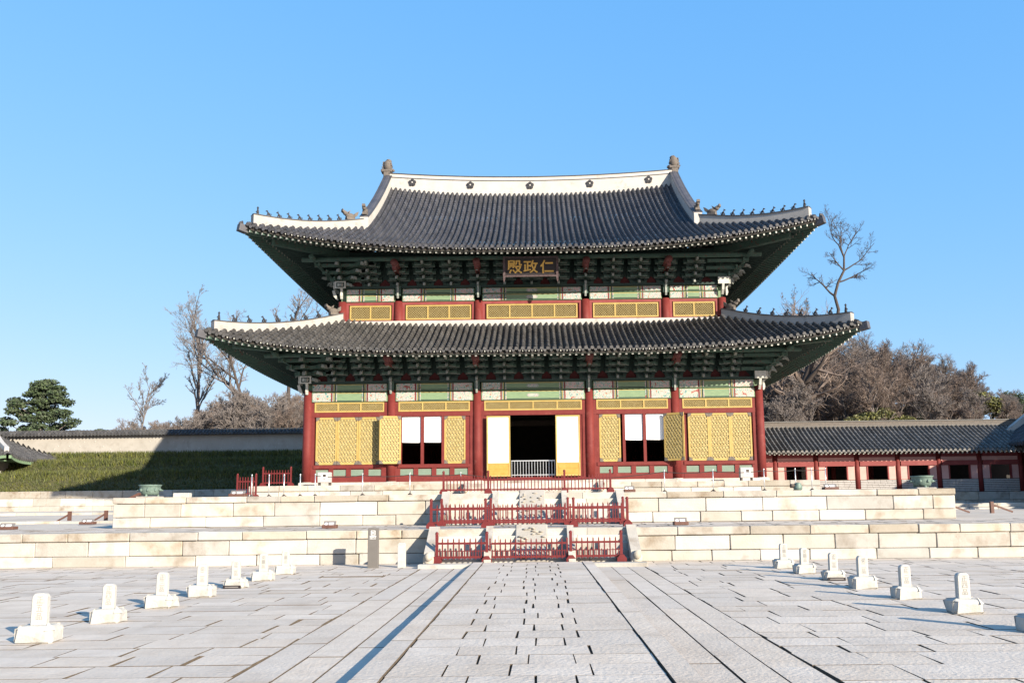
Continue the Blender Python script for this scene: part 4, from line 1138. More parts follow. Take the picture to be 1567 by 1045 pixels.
def cauldron(x, y, z, label):
    t = empty('bronze_cauldron', (x, y, z), label, 'cauldron', 'bronze cauldrons at the terrace corners')
    mb = MB(); mb.cbox(-.34, .34, -.34, .34, -.01, .05, .02); lpart(t, 'stone_pad', mb, 'stonecap')
    mb = MB(); mb.smooth = True
    mb.lathe([(.20, .09), (.27, .105), (.30, .20), (.335, .32), (.345, .40), (.375, .42), (.375, .45), (.33, .45), (.31, .40), (.27, .22), (.1, .16)], (0,0,0), 24)
    mb.smooth = False
    for k in range(8):
        a = k*math.pi/4+.2; mb.blob((.325*math.cos(a), .325*math.sin(a), .27), .05, .05, .06, 7, 5)
    lpart(t, 'bowl', mb, 'bronze')
    for k in range(3):
        a = k*2.094+.5; mb = MB(); mb.tube([(.22*math.cos(a), .22*math.sin(a), .16), (.25*math.cos(a), .25*math.sin(a), .09), (.26*math.cos(a), .26*math.sin(a), .04)], [.05, .04, .05], 7); lpart(t, 'leg', mb, 'bronze')
    for s in (-1, 1):
        mb = MB(); mb.tube([(s*.33, -.07, .28), (s*.42, -.06, .26), (s*.44, 0, .24), (s*.42, .06, .26), (s*.33, .07, .28)], .018, 6); lpart(t, 'ring_handle', mb, 'bronze')
cauldron(-13.3, -13.2, 1.9, 'green bronze cauldron on the terrace corner before the shaded grass bank')
cauldron(13.45, -13.2, 1.9, 'green bronze cauldron on the terrace corner before the red side gallery')
t = empty('stone_lamp_cover', (9.35, -12.6, 1.9), 'small squat greenish bronze vessel lying between rope posts on the upper terrace', 'vessel')
mb = MB(); mb.smooth = True; mb.lathe([(.11, 0), (.15, .05), (.16, .14), (.11, .22), (.12, .25), (.04, .28)], (0,0,0), 14); lpart(t, 'body', mb, 'bronze')
mb = MB(); mb.smooth = True; mb.tube([(-.12, 0, .16), (-.26, -.02, .17), (-.28, -.02, .17)], [.07, .075, .05], 10); lpart(t, 'spout', mb, 'iron')
t.name = 'bronze_vessel'
# rope posts
SX = [-12.2, -11.45, -10.8, -10.1, -9.45, -7.4, -5.35, -3.15, 5.65, 7.75, 9.95, 11.3, 12.0, 12.6]
desc = ['leftmost, beside the red fence left of the hall', 'second from the left, before the short red fence', 'third from the left, before the tall red fence', 'fourth from the left, left of the corner column', 'fifth from the left, under the left corner column', 'under the leftmost closed lattice doors', 'under the folded-open lattice leaf on the left', 'next to the top red barrier, on its left', 'under the folded-open lattice leaf on the right', 'under the rightmost lattice doors', 'under the right corner column', 'right of the hall corner, third from the right end', 'second from the right end, before the side gallery', 'at the right end of the rope, before the side gallery']
for k, x in enumerate(SX):
    t = empty('rope_post', (x, -6.2, 1.9), 'thin steel rope post %s' % desc[k], 'rope post', 'rope posts in front of the hall')
    mb = MB(); mb.smooth = True; mb.tube([(0,0,.02), (0,0,.98)], .022, 8); mb.blob((0,0,1.0), .035, .035, .035, 8, 6); lpart(t, 'pole', mb, 'steel')
    mb = MB()
    for a in (.5, 2.6, 4.7): mb.tube([(0,0,.14), (.14*math.cos(a), .14*math.sin(a), .05), (.24*math.cos(a), .24*math.sin(a), 0.01)], [.028, .025, .03], 6)
    lpart(t, 'foot', mb, 'iron')
mb = MB()
for a, b in zip(SX[4:-1], SX[5:]):
    n = 14; sag = .035*(b-a)
    mb.tube([(a+(b-a)*i/n, -6.2, 2.84-sag*4*(i/n)*(1-i/n)) for i in range(n+1)], .016, 6)
tag(mb.build('barrier_rope', M['rope']), 'black rope strung between the steel posts along the front of the hall', 'rope')
# equipment boxes beside the corner columns
for x, lab in ((-10.22, 'grey equipment box on legs on the plinth under the leftmost lattice door'), (10.32, 'grey equipment box on legs on the plinth under the rightmost lattice door')):
    t = empty('equipment_box', (x, -1.7, 2.5), lab, 'box', 'equipment boxes at the hall corners')
    mb = MB(); mb.cbox(-.30, .33, -.17, .17, .16, .66, .015); lpart(t, 'cabinet', mb, 'corrwhite')
    mb = MB(); mb.box(-.13, .20, -.178, -.17, .22, .60); lpart(t, 'door', mb, 'white')
    mb = MB(); mb.box(-.03, .12, -.184, -.178, .44, .57); mb.box(-.02, .11, -.184, -.178, .30, .34); lpart(t, 'label_mark', mb, 'iron')
    for sx in (-.24, .27):
        mb = MB(); mb.box(sx-.03, sx+.03, -.14, .14, 0, .16); lpart(t, 'leg', mb, 'iron')
# braced wooden stakes on the ground at either side
def stake(x, y, z, h, dx, label):
    t = empty('braced_stake', (x, y, z), label, 'stake', 'braced wooden stakes beside the terraces')
    mb = MB(); mb.box(-.065, .065, -.06, .06, -.05, h); lpart(t, 'post', mb, 'brown')
    mb = MB(); mb.bar((0, 0, h*.75), (dx, -.02, 0.02), .05, .07); lpart(t, 'brace', mb, 'brown')
stake(-21.0, -4.5, .93, .50, -.62, 'short brown stake with a slanting brace, farther left of the upper terrace')
stake(-19.35, -4.5, .93, .52, -.62, 'short brown stake with a slanting brace beside the dark frame by the upper terrace')
stake(16.3, -8, .95, .80, -.5, 'taller brown stake right against the right end of the upper terrace')
stake(17.5, -7, .95, .42, .75, 'short brown stake with a long brace right of the upper terrace, nearer the terrace')
stake(19.2, -7, .95, .46, .85, 'short brown stake with a long brace right of the upper terrace, farther from it')
t = empty('dark_wooden_frame', (-17.7, -6, .93), 'dark brown open wooden frame with slanting top against the left end of the upper terrace', 'frame')
mb = MB(); mb.box(-.35, -.22, -.15, .15, 0, .78); mb.box(.25, .40, -.15, .15, 0, 1.05); mb.box(-.22, .25, -.15, .15, 0, .16); mb.bar((-.3, 0, .78), (.6, 0, 1.22), .3, .12); lpart(t, 'timber', mb, 'brown')

# ================================================================== LEFT SIDE: GRASS BANK, WALL, GATE ROOF
def hz(x, y):
    b = 6.1+max(0, y-30)*.05
    return b+max(0, min(1.1, (x-8)/36))*max(0, y-30)*.13*(1-max(0, min(.75, (x-46)/36)))
def smooth_strip(mb, prof, x0, x1, n=1):
    vs = []; 
    for i in range(n+1):
        x = x0+(x1-x0)*i/n
        for y, z in prof: vs.append((x, y, z))
    m = len(prof)
    mb.add(vs, [(i*m+j, (i+1)*m+j, (i+1)*m+j+1, i*m+j+1) for i in range(n) for j in range(m-1)])
mb = MB(); smooth_strip(mb, [(-14.5, .885), (-6, .92), (6, 1.1), (25.0, 1.32)], -90, -13.85); smooth_strip(mb, [(-14.5, .885), (-6, .93), (10.9, 1.0), (18, 2.0), (30, 6.1)], 13.85, 80)
tag(mb.build('side_yard', M['gravel']), kind='structure')
for nm, y0, z0, z1, lab in (('stone_step', -6.5, .86, 1.03, 'long low single course of pale stone across the ground left of the terraces, nearer one'), ('stone_step', 9.0, 1.0, 1.30, 'long low single course of pale stone across the ground left of the terraces, farther one')):
    mb = MB(); mc = MB(); courses(mb, mc, 'x', -60, -14.1, y0, -1, [(z0, z1)], (1.2, 2.4), .6, 0)
    tag(mc.build(nm, M['stone']), lab, 'stone step')
RW = empty('retaining_wall', (-40, 24.9, 1.2), 'low two-course stone wall holding the foot of the grass bank', 'stone wall')
mb, mc = MB(), MB(); courses(mb, mc, 'x', -80, 13, 24.9, -1, [(1.15, 1.70), (1.70, 2.35), (2.35, 2.93)], (1.4, 2.8), .4, .03)
mb.build('wall_blocks', M['stone'], RW); mc.build('cap_stones', M['stonecap'], RW)
mb = MB(); mb.box(-80, 13, 24.96, 25.3, 1.0, 2.88); mb.build('core', M['joint'], RW)
PROF = [(25.15, 2.86), (26.0, 3.0), (27.4, 4.35), (30.0, 4.55), (31.3, 5.55), (34.0, 5.7), (35.2, 6.45), (37.9, 6.65)]
mb = MB(); smooth_strip(mb, PROF, -90, 13.8); smooth_strip(mb, [(24.99, .9), (25.15, 2.86)], -90, 13.8); tag(mb.build('grass_bank', M['grassbase']), kind='structure')
def bank_z(y):
    for (a, b), (c, d) in zip(PROF, PROF[1:]):
        if a <= y <= c: return b+(d-b)*(y-a)/(c-a)
    return 6.1
mb = MB(); rng = random.Random(5)
for i in range(90000):
    x = rng.uniform(-66, -12); u = rng.random()
    y = rng.choice((rng.uniform(25.6, 28.2), rng.uniform(29.9, 32.2), rng.uniform(33.9, 36.0), rng.uniform(25.5, 37.4)))
    h = rng.uniform(.12, .34)*(1.5 if (26.8 < y < 28.3 or 30.8 < y < 32.2 or 34.7 < y < 36) else .8); z = bank_z(y)-.04; a = rng.uniform(0, math.pi); w2 = rng.uniform(.018, .05)
    dx, dy = math.cos(a)*w2, math.sin(a)*w2; lx, ly = rng.uniform(-.16, .16), rng.uniform(-.2, .1)
    mb.add([(x-dx, y-dy, z), (x+dx, y+dy, z), (x+lx, y+ly, z+h)], [(0, 1, 2)])
tag(mb.build('bank_grass', M['grass']), kind='stuff')
GW = empty('garden_wall', (-30, 37.5, 6.6), 'long cream plastered wall with a tiled coping behind the grass bank', 'wall')
mb = MB(); mb.box(-100, 13.5, 37.5, 38.0, 6.2, 8.57); mb.build('plaster_face', M['cream'], GW)
rng = random.Random(8); mb = MB()
for k in range(150):
    x = -64+k*.36+rng.uniform(-.12, .12)
    if rng.random() < .35: mb.blob((x, 37.49, 7.15+.36*(k % 3)+rng.uniform(-.08, .08)), .06, .03, .055, 6, 4)
mb.build('pebble_inlay', M['marker'], GW)
mb = MB()
def csf(a, b): return 8.55+(b-37.0)*.58
tiled_slope(mb, -80, 13.6, .34, lambda a: 37.0, lambda a: 37.7, csf, lambda a, b, z: (a, b, z), .35)
tiled_slope(mb, -80, 13.6, .34, lambda a: 37.0, lambda a: 37.7, csf, lambda a, b, z: (a, 75.5-b, z), .7, ends=False)
sweep(mb, [(-80, 37.75, 8.91), (13.6, 37.75, 8.91)], .15, 0, .15); sweep(mb, [(-80, 37.75, 8.45), (13.6, 37.75, 8.45)], .62, 0, .06)
mb.build('coping_tiles', M['tilewarm'], GW)
# hipped gate roof at the far left
GP = empty('corner_gatehouse', (-53.4, 30, 4), 'low gatehouse with hipped grey tile roof and green eaves at the left edge', 'gatehouse')
def hip_roof(mb, ms, cx, cy, hx, hy, ze, zr, lift, sp=.31):
    def q(t, h): return min(1.02, abs(t)/h)**3
    def ev(a): return -hy-.35*q(a, hx)
    def sf(a, b): v = (b-ev(a))/hy; return ze+lift*q(a, hx)+(zr-ze)*(.78*v+.22*v*v)
    def tp(a): return min(0, -(abs(a)-(hx-hy))) if abs(a) > hx-hy else 0
    tiled_slope(mb, -hx, hx, sp, ev, tp, sf, lambda a, b, z: (cx+a, cy+b, z)); tiled_slope(mb, -hx, hx, sp, ev, tp, sf, lambda a, b, z: (cx+a, cy-b, z), .8)
    def ev2(a): return -hx-.35*q(a, hy)
    def sf2(a, b): v = (b-ev2(a))/hy; return ze+lift*q(a, hy)+(zr-ze)*(.78*v+.22*v*v)
    def tp2(a): return -(hx-hy)-abs(a)
    for s in (1, -1): tiled_slope(mb, -hy, hy, sp, ev2, tp2, sf2, lambda a, b, z, s=s: (cx-b*s, cy+a, z))
    ring = []
    for i in range(25): a = -hx+2*hx*i/24; ring.append((cx+a, cy+ev(a)+.1, sf(a, ev(a))-.2))
    sweep(ms, ring, .1, -.14, .12); sweep(ms, [(x, 2*cy-y, z) for x, y, z in ring], .1, -.14, .12)
    ring = []
    for i in range(17): a = -hy+2*hy*i/16; ring.append((cx-ev2(a)-.1, cy+a, sf2(a, ev2(a))-.2))
    sweep(ms, ring, .1, -.14, .12); sweep(ms, [(2*cx-x, y, z) for x, y, z in ring], .1, -.14, .12)
    n = 12
    ms.box(cx-hx+.5, cx+hx-.5, cy-hy+.5, cy+hy-.5, ze-.15, ze-.05)
    return sf, tp
mb, ms = MB(), MB(); sf, tp = hip_roof(mb, ms, -53.6, 31.5, 8.8, 4.0, 5.75, 8.3, .4)
mb.build('roof_tiles', M['tilewarm'], GP); ms.build('eave', M['lgreen'], GP)
mb = MB()
sweep(mb, [(-53.6-4.8, 31.5, 8.25), (-53.6+4.8, 31.5, 8.25)], .2, -.2, .55)
for sx in (-1, 1): sweep(mb, [(-53.6+sx*(4.8+3.8*t), 31.5-3.8*t, sf(4.8+3.8*t, -3.8*t)) for t in [i/8 for i in range(9)]], .17, -.2, .4)
mb.build('roof_ridge', M['plaster'], GP)
mb = MB(); mb.box(-60.4, -46.8, 29.4, 33.8, 3.2, 5.65); mb.build('wall', M['plaster'], GP)

# ================================================================== RIGHT SIDE: GALLERY
GA = empty('side_gallery', (22, 12.5, 2), 'long low gallery with red posts, open bays and grey tiled roof beside the hall', 'gallery')
gx0, gx1 = 11.5, 34.0
mb = MB()
def gsf(a, b): v = (b-11.35)/3.4; return 4.62+1.95*(.86*v+.14*v*v)
tiled_slope(mb, gx0, gx1, .30, lambda a: 11.35, lambda a: 14.7, gsf, lambda a, b, z: (a, b, z)); tiled_slope(mb, gx0, gx1, .30, lambda a: 11.35, lambda a: 14.7, gsf, lambda a, b, z: (a, 29.4-b, z), 1.2)
mb.build('roof_tiles', M['tilelight'], GA)
mb = MB(); sweep(mb, [(gx0, 14.7, 6.45), (gx1, 14.7, 6.45)], .2, -.1, .40); o = mb.build('roof_ridge', M['fired'], GA)
mb = MB(); sweep(mb, [(gx0, 14.7, 6.85), (gx1, 14.7, 6.85)], .25, 0, .06); sweep(mb, [(gx0, 14.7, 6.5), (gx1, 14.7, 6.5)], .23, 0, .07); mb.build('ridge_cap_tile', M['tilelight'], o)
mb = MB()
for i in range(74): x = gx0+.15+i*.305; mb.mi = 0; mb.bar((x, 11.55, 4.50), (x, 14.5, 6.2), .11, .12); mb.mi = 1; mb.bar((x, 11.53, 4.49), (x, 11.56, 4.505), .10, .11)
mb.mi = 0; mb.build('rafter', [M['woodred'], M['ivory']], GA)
mb = MB(); mb.add([(gx0, 11.4, 4.58), (gx1, 11.4, 4.58), (gx1, 14.7, 6.4), (gx0, 14.7, 6.4)], [(0, 1, 2, 3)]); mb.add([(gx0, 18.0, 4.58), (gx1, 18.0, 4.58), (gx1, 14.7, 6.4), (gx0, 14.7, 6.4)], [(0, 1, 2, 3)]); mb.build('soffit', M['soffit'], GA)
posts = [13.2+2.69*k for k in range(8)]
pp = None
for yb, front in ((12.5, True), (16.8, False)):
    for x in posts:
        if pp is None:
            mb = MB(); mb.smooth = True; mb.tube([(0, 0, 0), (0, 0, 2.75)], .17, 12); pp = lpart(GA, 'post', mb, 'red'); q = pp
        else: q = dup(pp)
        q.location = Vector((x, yb, 1.95))-GA.location
for a, b in zip(posts, posts[1:]):
    mb = MB(); mb.box(a+.17, b-.17, 12.40, 12.60, 4.28, 4.55); mb.box(a+.17, b-.17, 12.34, 12.56, 3.72, 4.02)
    mb.build('beam', M['pinkred'], GA)
    mb = MB(); mb.box(a+.17, b-.17, 12.46, 12.52, 4.02, 4.28); mb.build('frieze_panel', M['palepink'], GA)
    for p0, p1, x in ((a+.17, a+.62, a+.62), (b-.62, b-.17, b-.70)):
        mb = MB(); mb.box(p0, p1, 12.44, 12.54, 2.82, 3.72); mb.mi = 1; mb.box(x, x+.08, 12.40, 12.56, 2.82, 3.72)
        mb.build('bay_panel', [M['palepink'], M['pinkred']], GA)
    mb = MB(); mb.mi = 0; mb.box(a+.17, b-.17, 12.44, 12.56, 1.95, 2.82); mb.mi = 1
    z = 2.0
    while z < 2.80:
        x = a+.18
        while x < b-.2:
            l = rng.uniform(.28, .5); mb.mi = 1; mb.box(x, min(x+l, b-.18), 12.415, 12.44, z, z+.085); x += l+.015
        z += .115
    mb.mi = 0; mb.build('brick_apron', [M['joint'], M['corrwhite']], GA)
mb = MB(); mb.box(gx0, gx1, 16.9, 17.0, 1.95, 5.0); mb.build('rear_wall', M['woodred'], GA)
mb = MB(); mb.box(19.0, 19.7, 16.7, 16.9, 2.6, 3.9); mb.build('pale_rear_panel', M['corrwhite'], GA)
mb, mc = MB(), MB(); courses(mb, mc, 'x', 13.6, 35, 11.7, -1, [(.95, 1.42), (1.42, 1.95)], (1.0, 2.0), .6, .03); mb.mi = 0
mb.box(11.5, 35, 12.3, 17.5, .9, 1.93)
mb.build('plinth_blocks', M['stone'], GA); mc.build('plinth_cap', M['stonecap'], GA)
mb = MB()
for k in range(2):
    for j in range(3): mb.cbox(21.6+1.5*j+.3*k, 23.09+1.5*j+.3*k, 2.2+.6*k, 5.0, .86+.21*k, .86+.21*(k+1)-.004, .02, None, .006)
tag(mb.build('gallery_steps', M['stone'], None), 'two low stone steps on the ground in front of the side gallery', 'steps')
# wing running forward at the right edge
GB = empty('gallery_wing', (34.3, 4, 1), 'gallery wing in shade at the right edge, tiled roof sloping toward the hall', 'gallery')
mb = MB()
tiled_slope(mb, -8, 14.4, .30, lambda a: -0.0, lambda a: 3.0, lambda a, b: 4.95+.66*b, lambda a, b, z: (31.1+b, a, z))
tiled_slope(mb, -8, 14.4, .30, lambda a: -0.0, lambda a: 3.0, lambda a, b: 4.95+.66*b, lambda a, b, z: (37.1-b, a, z), .8)
mb.build('roof_tiles', M['tile'], GB)
mb = MB(); sweep(mb, [(34.1, -8, 6.9), (34.1, 14.4, 6.9)], .22, -.2, .6); sweep(mb, [(31.2, 14.0, 5.05), (32.2, 14.0, 5.75), (33.2, 14.0, 6.5), (34.0, 14.0, 7.1)], .22, -.2, .42); mb.build('roof_ridge', M['plaster'], GB)
mb = MB(); mb.box(32.6, 36.2, -7.5, 14, .9, 4.7); mb.build('wall', M['red'], GB)
for k in range(8):
    mb = MB(); mb.smooth = True; mb.tube([(32.5, -7+2.7*k, .9), (32.5, -7+2.7*k, 4.7)], .17, 10); mb.build('post', M['red'], GB)

# ================================================================== HILLS AND TREES
mb = MB(); mb.smooth = True
for xa, xb, ya in ((-170, 13.8, 37.85), (13.8, 190, 30.2)):
    nx, ny = 50, 24; vs = []
    for i in range(nx+1):
        for j in range(ny+1):
            x = xa+(xb-xa)*i/nx; y = ya+(130-ya)*(j/ny)**1.3; vs.append((x, y, hz(x, y)+.5*math.sin(x*.21+y*.13)*min(1, (y-ya)/20)-.05))
    mb.add(vs, [(i*(ny+1)+j, (i+1)*(ny+1)+j, (i+1)*(ny+1)+j+1, i*(ny+1)+j+1) for i in range(nx) for j in range(ny)])
mb.smooth = True; tag(mb.build('wooded_hill', M['hill']), kind='structure')
mb = MB(); vs = []; fs = []
for i in range(81):
    x = -1500+3000*i/80; h = 42+30*math.sin(i*.31+1.3)+14*math.sin(i*.83)+ (22 if 20 < i < 24 else 0)
    vs += [(x, 900, -5), (x, 1050, h)]
mb.add(vs, [(2*i, 2*i+2, 2*i+3, 2*i+1) for i in range(80)]); mb.smooth = True
tag(mb.build('far_hills', M['farhill']), kind='structure')

class Tree: pass
def grow(tk, cr, rng, p, d, L, r, lvl, cfg, up):
    n = max(3, int(L/cfg['seg'][min(lvl, len(cfg['seg'])-1)])); pts = [p.copy()]; rad = [r]; step = L/n
    kids = cfg['kids'][lvl] if lvl < len(cfg['kids']) else 0
    spawn = []
    w = cfg['wob'][min(lvl, len(cfg['wob'])-1)]
    for k in range(n):
        d = (d+Vector((rng.gauss(0, w), rng.gauss(0, w), rng.gauss(0, w)*.7+up*.06))).normalized()
        p = p+d*step; pts.append(p.copy()); rad.append(max(cfg['rmin'], r*(1-.72*(k+1)/n)))
        spawn.append((p.copy(), d.copy(), rad[-1], (k+1)/n))
    sides = 8 if lvl == 0 else (5 if lvl == 1 else (4 if lvl == 2 else 3))
    m = tk if lvl < cfg['split'] else cr
    m.smooth = lvl < 2; m.tube(pts, rad, sides, cap=False)
    for c in range(kids):
        t = cfg['start'][min(lvl, len(cfg['start'])-1)]+(1-cfg['start'][min(lvl, len(cfg['start'])-1)])*(c+rng.random())/kids
        q, dd, rr, tt = spawn[min(n-1, max(0, int(t*n)-1))]
        a = rng.uniform(*cfg['ang']); ax = dd.cross(Vector((rng.gauss(0, 1), rng.gauss(0, 1), rng.gauss(0, 1)))).normalized()
        nd = (Matrix.Rotation(a, 3, ax)@dd); nd.z += cfg['lift']; nd.normalize()
        grow(tk, cr, rng, q, nd, L*rng.uniform(*cfg['len'])*(1.1-.35*tt), max(cfg['rmin'], min(rr*.8, r*.55)), lvl+1, cfg, up)
def cfg_(**k):
    c = dict(seg=(.8, .6, .4, .3), kids=(6, 5, 5, 4), wob=(.07, .13, .17, .2), start=(.35, .25, .2, .2), ang=(.45, .95), len=(.42, .62), lift=.12, rmin=.010, split=2); c.update(k); return c
def bare_tree(name, seed, H, r, cfg, lean=(0, 0), bark='bark', twig='twig', up=1, trunk_frac=.62, path=None, boughs=None):
    rng = random.Random(seed); tk, cr = MB(), MB()
    root = empty(name)
    if path:                # a trunk with a given course, boughs from its upper part
        pts = [Vector(p) for p in path]; n = len(pts); rad = [r*(1-.7*k/(n-1)) for k in range(n)]
        tk.smooth = True; tk.tube(pts, rad, 8, cap=False)
        for c in range(cfg['kids'][0]):
            k = min(n-1, max(1, int(n*(cfg['start'][0]+(1-cfg['start'][0])*(c+.5)/cfg['kids'][0])))); dd = (pts[k]-pts[k-1]).normalized()
            a = rng.uniform(*cfg['ang']); ax = dd.cross(Vector((rng.gauss(0, 1), rng.gauss(0, 1), rng.gauss(0, 1)))).normalized()
            nd = Matrix.Rotation(a, 3, ax)@dd; nd.z += cfg['lift']; nd.normalize()
            if boughs: k, nd = boughs[c % len(boughs)][0], Vector(boughs[c % len(boughs)][1]).normalized()
            grow(tk, cr, rng, pts[k].copy(), nd, H*rng.uniform(*cfg['len']), rad[k]*.7, 1, cfg, up)
    else:
        grow(tk, cr, rng, Vector((0, 0, -.3)), Vector((lean[0], lean[1], 1)).normalized(), H*trunk_frac, r, 0, cfg, up)
    lpart(root, 'trunk', tk, bark); lpart(root, 'crown', cr, twig)
    return root
def setup(t, x, y, label, cat='tree', group=None, z=None, rz=0, sc_=1):
    t.location = (x, y, hz(x, y) if z is None else z); t.rotation_euler = (0, 0, rz); t.scale = (sc_,)*3; tag(t, label, cat, group); return t

def far(t, x, y, y2, label, **k):      # same bearing and apparent size, planted farther away
    q = (y2+41.67)/(y+41.67); return setup(t, .1+(x-.1)*q, y2, label, sc_=q*k.pop('s', 1), **k)
# --- trees that can be told apart
far(bare_tree('bare_tree', 3, 17.5, .22, cfg_(kids=(15, 7, 6, 4), ang=(.35, .7), len=(.26, .38), start=(.3, .25, .2, .2), lift=.25), trunk_frac=.95), -39.2, 50, 60, 'tall slender bare tree behind the garden wall, highest left of the hall')
far(bare_tree('bare_tree', 8, 11.0, .13, cfg_(kids=(11, 7, 6, 4), ang=(.4, .85), len=(.32, .46), start=(.4, .25, .2, .2)), lean=(-.12, 0), trunk_frac=.85, twig='twig'), -44.6, 50, 60, 'small thin bare tree alone above the sunlit end of the garden wall')
far(bare_tree('bare_tree', 21, 9, .27, cfg_(kids=(8, 7, 6, 4), ang=(.5, 1.0), len=(.40, .62), start=(.45, .25, .2, .2)), path=[(0,0,-.4), (-.35,0,1.6), (-1.0,0,3.6), (-2.3,0,5.6), (-3.9,0,7.4), (-5.5,.2,8.7), (-6.6,.3,10.2), (-7.0,.3,11.6)], up=1), -27.6, 42, 54, 'bare tree with thick trunk leaning left beside the lower left eave')
far(bare_tree('bare_tree', 14, 19, .27, cfg_(kids=(8, 7, 6, 4), ang=(.55, 1.1), len=(.30, .44), start=(.60, .2, .2, .2)), trunk_frac=.80, bark='barkdark', twig='twig'), -24.8, 40, 53, 'spreading bare tree behind the lower roof, just left of the upper storey')
far(bare_tree('bare_tree', 33, 18, .24, cfg_(kids=(8, 7, 6, 4), ang=(.6, 1.15), len=(.30, .44), start=(.60, .2, .2, .2)), lean=(-.12, 0), trunk_frac=.75, bark='barkdark', twig='twig'), -27.6, 41, 55, 'spreading bare tree behind the lower left roof tip, nearer the tall slender one')
setup(bare_tree('bare_tree', 41, 8.5, .30, cfg_(kids=(8, 6, 6, 4), ang=(.5, 1.05), len=(.34, .56), start=(.50, .25, .2, .2)), path=[(0,0,-.4), (.1,0,4), (-.1,0,8.5), (.1,0,11.5), (.85,0,13.3), (1.1,0,14.6), (.75,0,16.2), (1.25,0,17.8), (2.0,0,19.2), (2.1,0,20.8), (1.6,0,22.2)], bark='barkdark', twig='barkdark', boughs=[(7, (1, .2, .25)), (8, (-1, 0, .8)), (9, (.6, .3, .9)), (9, (-.5, -.3, 1)), (10, (.3, 0, 1)), (10, (-.6, .2, .9)), (6, (-.6, .3, .8)), (8, (1, -.3, .5))]), 32.0, 45, 'dark crooked bare tree rising above the right tip of the lower roof', sc_=.94)
setup(bare_tree('bare_tree', 52, 17.5, .16, cfg_(kids=(9, 7, 6, 4), ang=(.4, .9), len=(.24, .36), start=(.62, .25, .2, .2)), trunk_frac=.86, lean=(-.08, 0), bark='bark', twig='twig'), 31.2, 47, 'thin grey bare tree just left of the dark crooked one above the roof')
setup(bare_tree('bare_tree', 77, 14, .62, cfg_(kids=(9, 5, 5, 3), ang=(.6, 1.15), len=(.45, .72), start=(.40, .25, .2, .2), lift=.0), trunk_frac=.72, bark='barkdark', twig='twigred'), 23.6, 33, 'thick dark trunked bare tree behind the gallery, close to the hall corner')

# --- the bare woods: a few kinds, each copied
kinds = []
for i, (seed, H, r, k, bark, twig) in enumerate(((101, 11, .24, (11, 7, 6, 5), 'bark', 'twig'), (102, 10, .20, (10, 7, 6, 5), 'bark', 'twigred'), (103, 12, .26, (12, 7, 6, 5), 'barkdark', 'twig'), (104, 9, .17, (11, 7, 6, 5), 'bark', 'twigred'), (105, 7, .12, (13, 7, 6, 5), 'bark', 'twig'))):
    kinds.append(bare_tree('bare_tree', seed, H, r, cfg_(kids=k, ang=(.5, 1.1), len=(.40, .60), start=(.28, .2, .15, .15), rmin=.011, lift=.22), bark=bark, twig=twig, trunk_frac=.62))
rng = random.Random(19); first = set()
def wood(x, y, k, s, label, group):
    t = kinds[k] if k not in first else dup(kinds[k]); first.add(k)
    setup(t, x, y, label, 'tree', group, rz=rng.uniform(0, 6.28), sc_=s)
RL, RG = 'grey brown bare tree in the dense wood on the slope behind the side gallery', 'bare trees on the slope right of the hall'
LL, LG = 'low bare tree in the thicket behind the garden wall left of the hall', 'bare trees behind the garden wall'
# heights follow the falling line of the wooded slope
KH = (11, 10, 12, 9, 7)
def interp(t, tab):
    for (a, b), (c, d) in zip(tab, tab[1:]):
        if t <= c: return b+(d-b)*max(0, (t-a))/(c-a)
    return tab[-1][1]
RISE_R = [(.25, .170), (.34, .198), (.39, .216), (.46, .206), (.51, .184), (.54, .166), (.56, .142), (.60, .13), (.8, .12)]     # bearing -> rise of the tree tops
RISE_L = [(-.62, .092), (-.53, .098), (-.50, .116), (-.44, .118), (-.40, .138), (-.36, .162), (-.30, .158), (-.2, .15)]
def topped(x, y, k, tab):
    return (1.6+(y+41.67)*interp(x/(y+41.67), tab)-hz(x, y))/(KH[k]*.88)
for row, (y, n, x0, x1) in enumerate(((35, 26, 17, 52), (42, 28, 19, 58), (50, 28, 22, 66), (59, 27, 26, 72), (69, 24, 30, 80))):
    for i in range(n):
        x = x0+(x1-x0)*(i+rng.uniform(.1, .9))/n; yy = y+rng.uniform(-4, 4); k = rng.choice((0, 1, 2, 3, 4) if row else (1, 3, 4))
        wood(x, yy, k, max(.3, min(2.2, topped(x, yy, k, RISE_R)*rng.uniform(.80, 1.06)*(.78 if row == 0 else 1))), RL, RG)
for i in range(135):
    y = rng.choice((43, 48, 54, 62, 70))+rng.uniform(-2, 2); x = (y+41.67)*(-.60+.42*(i+rng.random())/135); k = rng.choice((1, 3, 4, 4))
    wood(x, y, k, max(.3, min(2.0, topped(x, y, k, RISE_L)*rng.uniform(.70, 1.03))), LL, LG)

